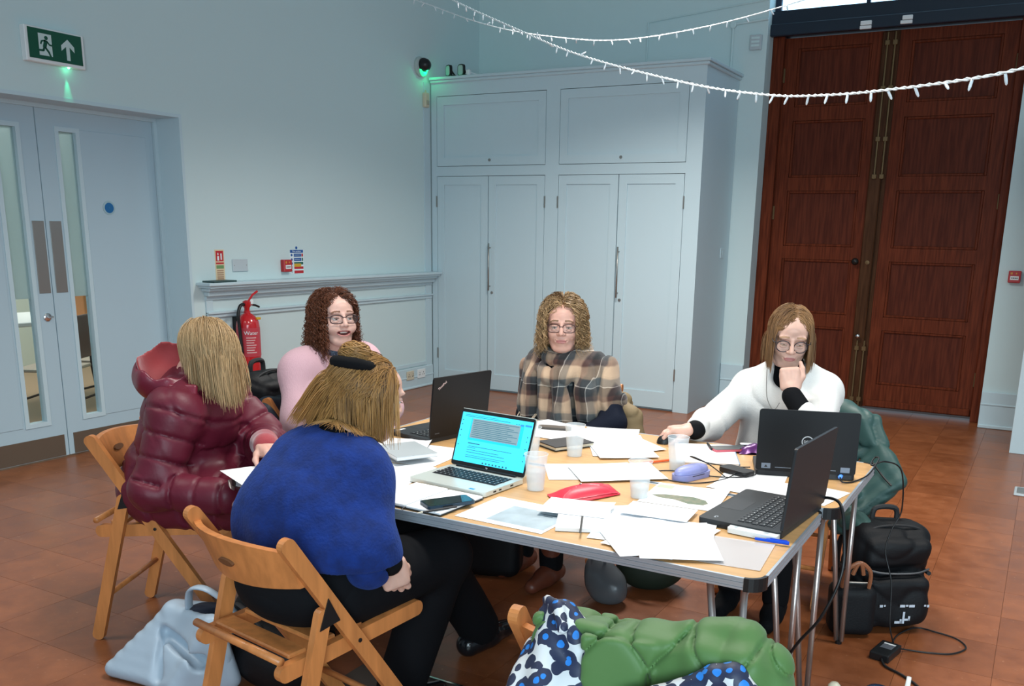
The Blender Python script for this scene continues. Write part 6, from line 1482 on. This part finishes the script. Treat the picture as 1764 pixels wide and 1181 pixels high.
# ---- navy coat and rucksack on the pink woman's chair
M_navycoat = mat('navy_padded', (.010, .018, .030), .5, bump=.15, bscale=50)
base = (-2.93, 2.93, .45)
f = Field((-3.2, 2.65, .25), (-2.7, 3.4, .9), .008)
f.chain([(-2.97, 3.25, .72), (-2.96, 3.05, .73), (-2.93, 2.88, .715), (-2.885, 2.80, .65), (-2.86, 2.775, .52), (-2.87, 2.77, .35)], [.04, .04, .055, .065, .075, .07], .03); f.disp(lambda P: .010*j1(P)+.008*j2(P))
soft('coat', 'navy padded coat hanging on chair of pink jumper woman', 'coat', base, f, M_navycoat, 'shell')
M_nylon = mat('black_nylon', (.005, .0055, .007), .6, spec=.3, bump=.2, bscale=160); M_strap = mat('black_webbing', (.014, .015, .017), .7)
def rucksack(label, loc, rz, w, d, h, tilt=0, z0=0):
    t = thing('rucksack', label, 'rucksack', loc, rz)
    f = Field((-w, -d-.1, -.06), (w, d+.1, h+.1), .008)
    f.rbox((0, 0, h*.48), (w/2, d/2, h*.48), None, .06, 0); f.rbox((0, -d/2-.02, h*.30), (w*.42, .045, h*.24), None, .035, .012); f.rbox((0, -d/2-.005, h*.74), (w*.42, .03, h*.13), None, .03, .012)
    f.disp(lambda P: .010*j1(P*1.3)+.004*j2(P)+.012*jr(P)+.008*jr2(P)-.006); obj_ = garment('body', f, M_nylon, t, (0, 0, 0))
    V = lambda pts: smoothpath(pts, 6)
    obj('zip', tube(V([(-w*.42, -d/2-.02, h*.6), (-w*.2, -d/2-.045, h*.58), (w*.2, -d/2-.045, h*.58), (w*.42, -d/2-.02, h*.6)]), .004, 6), mat('dull_zip', (.09, .10, .11), .4, .5), t)
    obj('zip', tube(V([(-w*.47, -d*.25, h*.70), (-w*.30, -d*.35, h*.955), (w*.30, -d*.35, h*.955), (w*.47, -d*.25, h*.70)]), .0055, 6), M_strap, t)
    obj('grab_handle', tube(V([(-.05, d*.2, h*.94), (-.04, d*.2, h+.03), (.04, d*.2, h+.03), (.05, d*.2, h*.94)]), .011, 8), M_strap, t)
    for s in (-1, 1):
        sp = obj('shoulder_strap', tube(V([(s*.07, d*.42, h*.9), (s*.12, d*.75, h*.7), (s*.13, d*.72, h*.35), (s*.12, d*.5, h*.1)]), .02, 8, flat=.4), M_strap, t)
        obj('buckle', box(s*.13-.02, s*.13+.02, d*.72, d*.72+.014, h*.33, h*.38, .003), M_black, sp)
        obj('side_strap', tube(V([(s*w*.5, -d*.4, h*.52), (s*(w*.5+.008), 0, h*.50), (s*w*.5, d*.3, h*.50)]), .009, 6), M_strap, t)
    return t
t = rucksack('black rucksack with grey zips on floor behind table end', (-.44, 3.70, 0), 32, .30, .2, .42)
M_mark = mat('white_print', (.55, .6, .68), .6)
em = merge(box(-.004, .004, 0, .001, .0, .05), prism([(.004, .02), (.018, .024), (.026, .034), (.018, .046), (.004, .048), (.004, .040), (.014, .038), (.014, .032), (.004, .028)], 0, .001))
e_ = [xf(box(-.004, .004, -.001, 0, 0, .048), T(0, 0, 0)), box(.004, .026, -.001, 0, .012, .02), box(.018, .026, -.001, 0, .012, .03), box(-.034, -.006, -.001, 0, .0, .010), box(-.014, -.006, -.001, 0, .0, .018)]
obj('emblem', xf(merge(*e_), T(.02, -.176, .05)), M_mark, t)
obj('lettering', xf(merge(*[box(x, x+w_, -.001, 0, .0+.003*(i % 2), .010) for i, (x, w_) in enumerate(((-.1, .012), (-.084, .007), (-.02, .02), (.003, .01), (.016, .022), (.075, .008), (.087, .008)))]), T(.02, -.178, .118)), M_mark, t)
rk = rucksack('black rucksack with red lettering hung behind pink jumper woman', (-3.075, 2.985, .47), -78+180, .30, .13, .40)
obj('red_lettering', xf(merge(*[box(-.006, .006, -.001, 0, .02*k, .02*k+.014) for k in range(5)]), T(-.05, -.112, .05)), mat('red_print', (.35, .02, .04), .6), rk)
t = thing('handbag', 'small black handbag with tan leather straps beside rucksack', 'handbag', (-.515, 3.48, 0), 25)
f = Field((-.2, -.15, -.05), (.2, .15, .35), .007); f.rbox((0, 0, .105), (.085, .055, .10), None, .035, 0); f.disp(lambda P: .004*j2(P)); garment('body', f, M_nylon, t, (0, 0, 0))
M_tan = mat('tan_leather', (.30, .11, .05), .45)
for s in (-1, 1): obj('handle', tube(smoothpath([(s*.05, -.03, .19), (s*.045, -.05, .27), (0, -.06, .31), (-s*.02, -.05, .26)], 6), .008, 7), M_tan, t); 
obj('zip', tube([(-.07, 0, .207), (.07, 0, .207)], .004, 6), M_steel, t)
# ---- pale leather tote and black bag between the chairs
M_tote = mat('pale_blue_grey_leather', (.36, .44, .52), .38, bump=.06, bscale=60)
base = (-2.38, 1.90, 0)
f = Field((-2.8, 1.6, -.05), (-2.05, 2.25, .5), .007)
def tri(a, b, c, r, k=.02):
    for u in np.linspace(0, 1, 7): f.cone(lerp(a, b, u), lerp(a, c, u), r, r, k)
tri((-2.46, 1.93, .225), (-2.615, 1.80, .03), (-2.33, 1.83, .03), .03); tri((-2.46, 1.93, .225), (-2.33, 1.83, .03), (-2.24, 1.90, .24), .03)
tri((-2.46, 1.93, .225), (-2.60, 1.86, .03), (-2.40, 2.06, .03), .03); tri((-2.46, 1.95, .225), (-2.40, 2.06, .03), (-2.26, 2.02, .23), .03); tri((-2.24, 1.90, .24), (-2.33, 1.83, .03), (-2.20, 1.93, .04), .03)
f.ell((-2.40, 1.93, .08), (.15, .10, .08), None, .03)
f.cone((-2.44, 1.88, .17), (-2.26, 1.86, .12), .02, .03, .02, 's'); f.cone((-2.45, 1.885, .17), (-2.40, 1.80, .05), .008, .02, .02, 's'); f.cone((-2.36, 1.95, .27), (-2.22, 1.97, .25), .03, .05, .015, 's')
f.disp(lambda P: .004*j1(P)+.003*j2(P)); f.cut((0, 0, .003), (0, 0, -1))
t, o = soft('tote_bag', 'pale blue grey leather tote bag slumped between wooden chairs', 'bag', base, f, M_tote, 'leather_body')
bb = Vector(base)
def stp(pts, w, th, m, nm):  # flat strap
    P = smoothpath(pts, 8); return obj(nm, tube([Vector(tuple(p))-bb for p in P], w, 8, flat=th/w), m, t, smooth=True)
stp([(-2.38, 1.93, .235), (-2.345, 1.91, .33), (-2.28, 1.92, .345), (-2.235, 1.97, .28), (-2.215, 2.0, .22)], .017, .006, M_tote, 'handle'); stp([(-2.25, 1.89, .235), (-2.205, 1.90, .20), (-2.19, 1.92, .12), (-2.23, 1.92, .05)], .017, .006, M_tote, 'handle')
f = Field((-2.6, 1.7, 0), (-2.0, 2.2, .5), .007); f.ell((-2.31, 1.955, .225), (.10, .07, .045), None, 0); garment('dark_inside', f, mat('navy_inside', (.012, .016, .03), .8), t, base)
base = (-2.13, 2.06, 0)
f = Field((-2.5, 1.8, -.05), (-1.85, 2.4, .45), .008); f.ell((-2.12, 2.06, .10), (.17, .12, .12), None, 0); f.ell((-2.22, 2.06, .22), (.08, .07, .09), None, .06); f.disp(lambda P: .012*j1(P)+.005*j2(P)); f.cut((0, 0, .003), (0, 0, -1))
t, o = soft('holdall', 'soft black bag on floor beside pale tote', 'bag', base, f, M_nylon, 'body'); obj('strap', tube(smoothpath([(-.1, -.05, .25), (-.05, -.1, .3), (.03, -.09, .24), (.08, -.08, .12)], 6), .012, 7, flat=.4), M_strap, t)
# ---- bags under the tables
t = thing('shoulder_bag', 'black bag under table beside steel leg', 'bag', (-2.03, 3.28, 0), 20); f = Field((-.25, -.2, -.05), (.25, .2, .4), .008); f.rbox((0, 0, .13), (.14, .08, .125), None, .05, 0); f.disp(lambda P: .006*j2(P)); garment('body', f, M_nylon, t, (0, 0, 0)); obj('strap', tube(smoothpath([(-.12, 0, .24), (-.05, -.02, .34), (.08, -.03, .32), (.13, 0, .22)], 6), .01, 7, flat=.4), M_strap, t)
t = thing('carrier_bag', 'crumpled grey plastic bag under table near brown boots', 'bag', (-1.46, 3.27, 0), -15); f = Field((-.2, -.2, -.05), (.2, .2, .3), .007); f.ell((0, 0, .07), (.10, .07, .075), None, 0); f.ell((-.04, 0, .14), (.06, .05, .05), None, .04); k1 = noise3(231, 40); f.disp(lambda P: .014*k1(P)); f.cut((0, 0, .003), (0, 0, -1)); garment('bag_body', f, mat('grey_plastic_film', (.10, .11, .12), .25), t, (0, 0, 0)); obj('handle', tube(smoothpath([(-.05, 0, .17), (-.07, -.02, .22), (-.02, -.03, .22), (0, -.01, .17)], 5), .006, 6), MATS['grey_plastic_film'], t)
t = thing('holdall', 'dark green soft bag on floor under far table', 'bag', (-1.36, 3.52, 0), 30); f = Field((-.3, -.25, -.05), (.3, .25, .3), .008); f.ell((0, 0, .09), (.15, .10, .10), None, 0); f.disp(lambda P: .012*j1(P)+.005*j2(P)); f.cut((0, 0, .003), (0, 0, -1)); garment('body', f, mat('dark_green_canvas', (.012, .022, .012), .7), t, (0, 0, 0)); obj('strap', tube(smoothpath([(-.1, -.03, .16), (-.02, -.08, .2), (.08, -.06, .17)], 6), .012, 7, flat=.4), M_strap, t)
t = thing('face_mask', 'pale face mask with ear loops on floor under table', 'mask', (-2.34, 3.46, 0), 30); obj('pleats', xf(dome(.07, .04, .025, 16, 5), T(0, 0, .001)), mat('mask_mint', (.35, .5, .48), .8), t, smooth=True); obj('ear_loop', tube(smoothpath([(-.06, 0, .006), (-.11, .03, .03), (-.10, -.03, .006), (-.06, -.01, .006)], 6), .002, 5), M_white, t)
# ---- power adapter, leads and white device
t = thing('power_adapter', 'black laptop power adapter with printed label on floor', 'adapter', (-.357, 3.345, 0), -12); obj('brick', box(-.036, .036, -.065, .065, 0, .03, .005, 2), M_black, t); obj('printed_label', box(-.02, .022, -.005, .045, .03, .0305), mat('label_dark_grey', (.10, .11, .13), .5), t); obj('label_stripe', box(-.02, .022, .035, .045, .0306, .031), M_white, t)
cable('thin black lead looping on floor from power adapter', [(-.345, 3.42, .02), (-.34, 3.55, .006), (-.29, 3.655, .005), (-.22, 3.655, .005), (-.14, 3.63, .005), (-.10, 3.56, .005), (-.14, 3.48, .005), (-.21, 3.445, .005), (-.27, 3.43, .005), (-.325, 3.40, .014)], .0030)
cable('thick black mains lead from adapter across floor', [(-.36, 3.275, .014), (-.34, 3.24, .006), (-.28, 3.2, .006), (-.22, 3.14, .006), (-.17, 3.05, .006), (-.14, 2.9, .006)], .0048)
t = thing('white_gadget', 'white rounded gadget with dark blue lens, cream knob and prong', 'gadget', (-.345, 2.75, 0), 20)
obj('shell', dome(.11, .09, .135, 24, 9, 2.6), M_white, t, smooth='auto'); obj('lens', xf(dome(.042, .036, .022, 18, 6), T(.05, .02, .122)), mat('navy_lens', (.015, .03, .07), .2), t, smooth='auto'); obj('knob', xf(lathe([(.018, 0), (.020, .02), (.012, .03), (.003, .032)], 14), T(-.075, .055, .095)), mat('cream_knob', (.72, .66, .5), .4), t, smooth='auto'); obj('prong', tube([(.13, .03, .02), (.145, .05, .17)], [.012, .007], 10), M_white, t, smooth=True)

# printed marks too small to pick apart singly
for o in list(bpy.data.objects):
    if o.type == 'MESH' and o.name.split('.')[0] in ('symbol', 'red_rows', 'blue_rows', 'green_rows', 'pictograms', 'screw', 'print_lines', 'red_blocks', 'lettering', 'emblem', 'buttons', 'text_lines', 'outlet', 'title_line', 'printed_caption', 'lid_labels', 'ruled_lines', 'red_lettering', 'ports', 'fringe', 'ring_letters', 'header', 'header_text') and o.parent is not None:
        if o.name.split('.')[0] == 'screw' and o.parent.name.startswith('leg'): continue
        o['kind'] = 'stuff'
